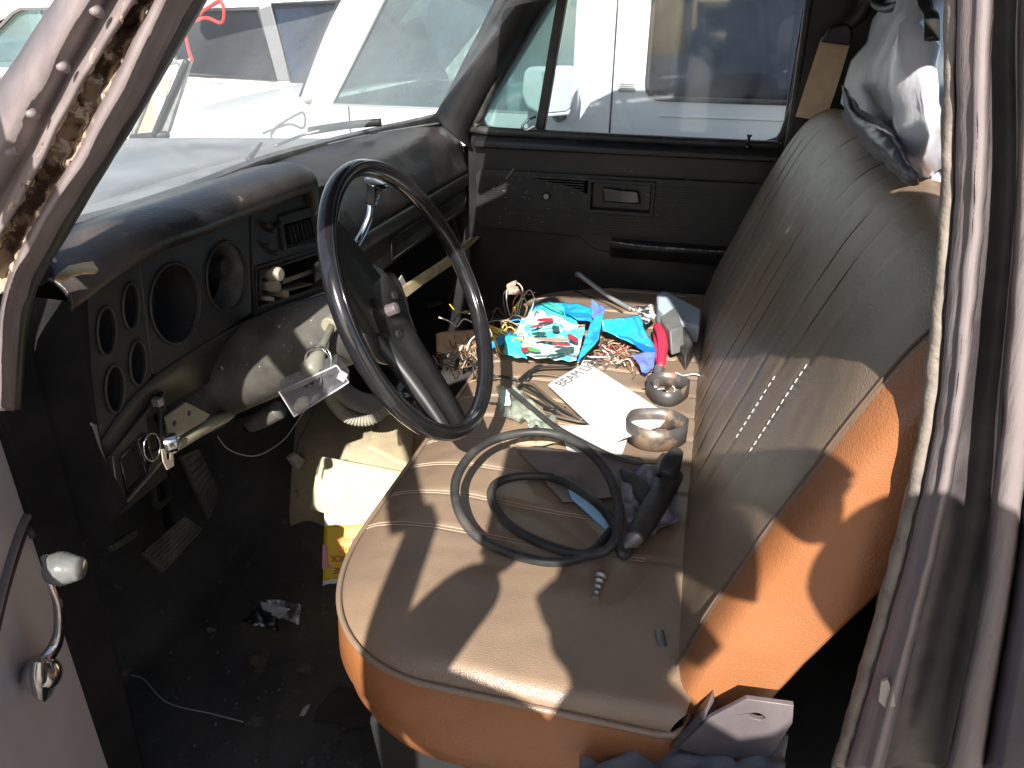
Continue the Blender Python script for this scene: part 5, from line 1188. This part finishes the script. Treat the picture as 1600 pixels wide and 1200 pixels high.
tw = tube('thin_wire', [Fz(205,1055,.02), Fz(225,1062,.02), Fz(262,1098,.02), Fz(330,1115,.02), Fz(380,1128,.02)], .0011, mat('grey wire', (.35,.35,.34), .5), None, n=5); tag(tw, 'thin pale wire curling over the floor mat', 'wire')
CW = thing('hanging_connector', 'small white square connector hanging on a wire under the dash', 'connector')
MB().prism([at(*p, x=-.80) for p in ((454,716),(463,708),(478,720),(467,734))], (-.012,0,0)).build('connector_body', mat('white connector', (.48,.47,.45), .6), CW, bev=.001)
tube('lead', [at(462,712,x=-.80), at(466,690,x=-.80), at(478,668,x=-.78), at(492,640,x=-.75)], .0013, M_RUB, CW, n=5)
lw = tube('loose_wire', [at(340,682,x=-.8), at(360,704,x=-.8), at(400,712,x=-.8), at(440,690,x=-.78), at(462,662,x=-.75), at(476,640,x=-.72)], .0013, mat('grey wire', (.35,.35,.34), .5), None, n=5); tag(lw, 'thin loose wire drooping below the steering column', 'wire')
# ribbed duct, dome, pale hose
pth = cr([at(508,600,y=.62), at(520,628,y=.64), at(545,652,y=.66), at(578,655,y=.68), at(604,636,y=.70)], 14)
Rr = [.0125*(1.12 if i % 2 else .92) for i in range(len(pth))]
DU = MB().tube(pth, Rr, 14).build('corrugated_conduit', mat('grey beige conduit', (.30,.28,.23), .6), T, smooth=False)
tube('grey_duct', [at(500,575,y=.60), at(520,600,y=.64), at(560,628,y=.68), at(620,634,y=.72)], [.016,.022,.022,.018], mat('grey violet duct', (.15,.14,.15), .5, dust=.3), T, n=14)
dm = MB(); cD = at(628,608,y=.78)
def dom(u, v): t = pi*u; f = 2*pi*v; return cD+V((.055*sin(t)*cos(f), .05*sin(t)*sin(f), .030*cos(t)))
grid('black_dome', dom, 14, 28, M_GLOSS, T)
tube('motor_can', [at(391,664,y=.43), at(410,655,y=.43), at(436,640,y=.43)], [.013,.0155,.016], mat('dusty dark can', (.09,.085,.08), .5, dust=.4), T, n=16)
tube('motor_lamp', [at(386,667,y=.43), at(391,664,y=.43)], [.010,.011], M_CHROME, T, n=14, sm=1)
lab(sheet('hump_patch', [atp(600,640,(-.69,.92,.21),(0,0,1)), atp(650,650,(-.69,.92,.21),(0,0,1)), atp(640,735,(-.69,.92,.21),(0,0,1)), atp(570,700,(-.69,.92,.21),(0,0,1))], mat('yellowish metal cover', (.55,.46,.30), .6, (.40,.32,.2), 14.), T, n=10, amp=.004, ns=12.), 'rusty yellowish inspection cover')
# clear lamp box hanging on the stalk
CBX = thing('clear_lens_box', 'clear plastic box with bulb hanging under the turn signal stalk', 'plastic box')
def bx_(l, y): return [at(*p, y=y) for p in l]
M_ACR = glassmat('clear acrylic', (.90,.90,.92), .05, (.72,.70,.76), 20., .20)
q1 = [(436,612),(526,571),(545,597),(460,651)]
f1 = bx_(q1, .26); f2 = [p+V((-.012,.026,.004)) for p in f1]
MB().add(f1+f2, [(0,1,2,3),(4,5,6,7),(0,1,5,4),(1,2,6,5),(2,3,7,6),(3,0,4,7)]).build('box_walls', M_ACR, CBX, solid=.0018)
for i in range(4): tube('box_edge', [f1[i], f1[(i+1) % 4]], .0011, mat('bright plastic edge', (.45,.44,.47), .3), CBX, n=5, sm=1)
tube('bulb', [at(464,637,y=.27), at(472,630,y=.27), at(480,625,y=.27)], [.006,.009,.006], mat('yellowish bulb', (.72,.68,.50), .3), CBX, n=12)
sheet('crumpled_foil', [at(478,625,y=.268), at(530,600,y=.268), at(532,610,y=.268), at(482,634,y=.268)], mat('crumpled foil', (.6,.58,.6), .25, (.2,.2,.2), 70., metal=.6), CBX, n=14, amp=.008, ns=60.)
for (px, py) in ((475,602),(484,597),(493,592)): tube('ink_mark', [at(px,py,y=.258), at(px+3,py+4,y=.258), at(px+6,py-2,y=.258)], .0009, M_DARK, CBX, n=4)
tube('cord', [at(500,578,y=.265), at(502,596,y=.256), at(500,608,y=.256)], .0013, M_RUB, CBX, n=5)
MB().box(at(535,588,y=.262), (.012,.004,.014), Matrix.Rotation(.5, 3, 'Y')).build('box_clip', mat('bright plastic edge', (.45,.44,.47), .3), CBX, bev=.001)
# keys on their ring
KY = thing('keys', 'key with ring hanging from the lower switch panel', 'keys')
kc = at(262,690,x=-.645)
MB().tube([kc+V((0,-.004,0)), kc+V((.004,-.002,0)), kc+V((.012,.004,0))], [.013,.0135,.012], 20).build('key_head', M_CHROME, KY, smooth=False, bev=.001)
MB().tube([kc+V((-.01,cos(t)*.015-.018, sin(t)*.019)) for t in [2*pi*i/30 for i in range(30)]], .0012, 6, closed=True).build('key_ring', M_CHROME, KY, smooth=True)
tg = [at(*p, x=-.645) for p in ((253,702),(270,700),(272,728),(262,734),(256,722))]
plate('key_tag', [(p.y, p.z) for p in tg], [[(p.y, p.z) for p in (at(*q, x=-.645) for q in ((260,708),(266,708),(266,718),(261,718)))]], lambda a, b: V((-.645, a, b)), (-.002,0,0), M_LITB, KY)
# tapered yellow board poking out of the open dash
BD = MB().prism([at(p[0], p[1], x=-.66+(.03 if p[1] > 372+.5*(752-p[0])+(-8) else 0)) for p in ((604,476),(612,462),(636,446),(694,408),(752,362),(750,370),(704,416),(660,446),(616,480))], (-.010,0,0)).build('splintered_board', mat('split pale wood', (.60,.48,.28), .75, (.42,.30,.16), 30.), None, bev=.001); tag(BD, 'pale splintered board poking from the open glovebox space', 'board')
WC_ = MB().prism([at(*p, x=-.65) for p in ((628,430),(642,456),(606,466))], (-.002,0,0)).build('white_chip', mat('white chip', (.7,.66,.62), .7), None); tag(WC_, 'small white chip at the near end of the splintered board', 'scrap')
BR_ = sheet('brown_cardboard', q7([(95,372),(300,352),(290,440),(100,470)], (.36,.375,.375,.36)), mat('brown cardboard', (.62,.38,.23), .85, (.50,.30,.18), 20.), None, n=10, amp=.008, ns=12.); tag(BR_, 'brown cardboard piece seen through the steering wheel', 'cardboard')
# white bag hanging behind the seat
WB = thing('white_hanging_bag', 'white bulging plastic bag hanging behind the near end of the seat', 'bag')
M_WB = mat('white translucent bag film', (.68,.67,.74), .3, (.74,.73,.80), 4., bump=.35, bscale=26.)
def wbag(M, rows, name, x0, bulge, seed):
    nr = len(rows); L = []
    for k_, (xl, xr, py) in enumerate(rows):
        row = []
        for j in range(17):
            t = j/16; px = xl+(xr-xl)*t; b = sin(pi*t)**.6*bulge*sin(pi*min(1, (k_+.6)/(nr)))**.7
            p = at(px, py+8*sin(pi*t), x=x0-b)
            row.append(p+V((nz(p, 9., seed)*.030+abs(nz(p, 22., seed))*.018+nz(p, 55., seed)*.004, 0, 0)))
        L.append(row)
    bk = [[V((x0+.02, p.y, p.z)) for p in r] for r in L]
    return loft(name, L, M, WB, n=2, solid=.0015)
wbag(M_WB, [(1410,1492,-90),(1395,1492,-40),(1386,1490,0),(1368,1490,30),(1345,1490,65),(1328,1488,95),(1318,1486,130),(1318,1484,160),(1330,1480,185),(1352,1478,205),(1372,1474,232),(1392,1466,256),(1412,1450,272),(1424,1440,280)], 'bag_body', .30, .10, 3)
M_GB = mat('shaded bag underside', (.13,.13,.16), .35, (.18,.18,.22), 6.)  # shade below the white bag, painted as a dark crescent
loft('bag_underside_shade', [[at(*p, x=.215) for p in ((1316,132),(1324,182),(1350,228),(1388,262),(1416,282),(1436,290))], [at(*p, x=.190) for p in ((1318,136),(1336,180),(1372,205),(1398,232),(1412,258),(1432,280))], [at(*p, x=.215) for p in ((1322,140),(1346,172),(1380,192),(1404,220),(1418,248),(1434,270))]], M_GB, WB, n=10, solid=.002, noisea=.003)
lt_ = loft('bag_tail', [[at(1424,262,x=.29), at(1440,300,x=.29), at(1462,352,x=.28)], [at(1444,248,x=.27), at(1460,290,x=.27), at(1470,340,x=.27)], [at(1474,240,x=.29), at(1484,290,x=.29), at(1484,340,x=.29)]], M_WB, WB, n=8, solid=.001)
tube('bag_strap', [at(1440,-30,x=.2), at(1446,10,x=.2), at(1455,25,x=.2), at(1456,62,x=.2)], .008, M_BLK, WB, n=6, flat=.35)
# rag by the seat hinge
RG = grid('rag', lambda u, v: at(905+320*u, 1166+60*v, y=-.03+.10*(1-v)) + V((0, .0, .030*abs(sin(u*9+1.5*nz((u*3, v*3, 7), 1.)))*sin(pi*min(1, v+.3))+.020*nz((u*6, v*4, 2), 1.))), 60, 24, mat('grey blue rag cloth', (.17,.168,.172), .85, (.13,.128,.134), 14., bump=.3, bscale=200.), None, solid=.003)
tag(RG, 'crumpled grey rag on the sill below the seat hinge', 'rag')
tube('hinge_strap', [at(1350,890,y=.14), at(1362,905,y=.14), at(1372,925,y=.14), at(1370,948,y=.14)], .009, M_RUB, T, n=6, flat=.25)
# lit scrap patch of sill trim near the pillar foot
MB().prism([at(*p, y=.0) for p in ((1376,1062),(1386,1058),(1396,1082),(1398,1100),(1382,1102),(1372,1092))], (0,-.003,0)).build('torn_trim', mat('pale torn trim', (.38,.34,.30), .7), T)
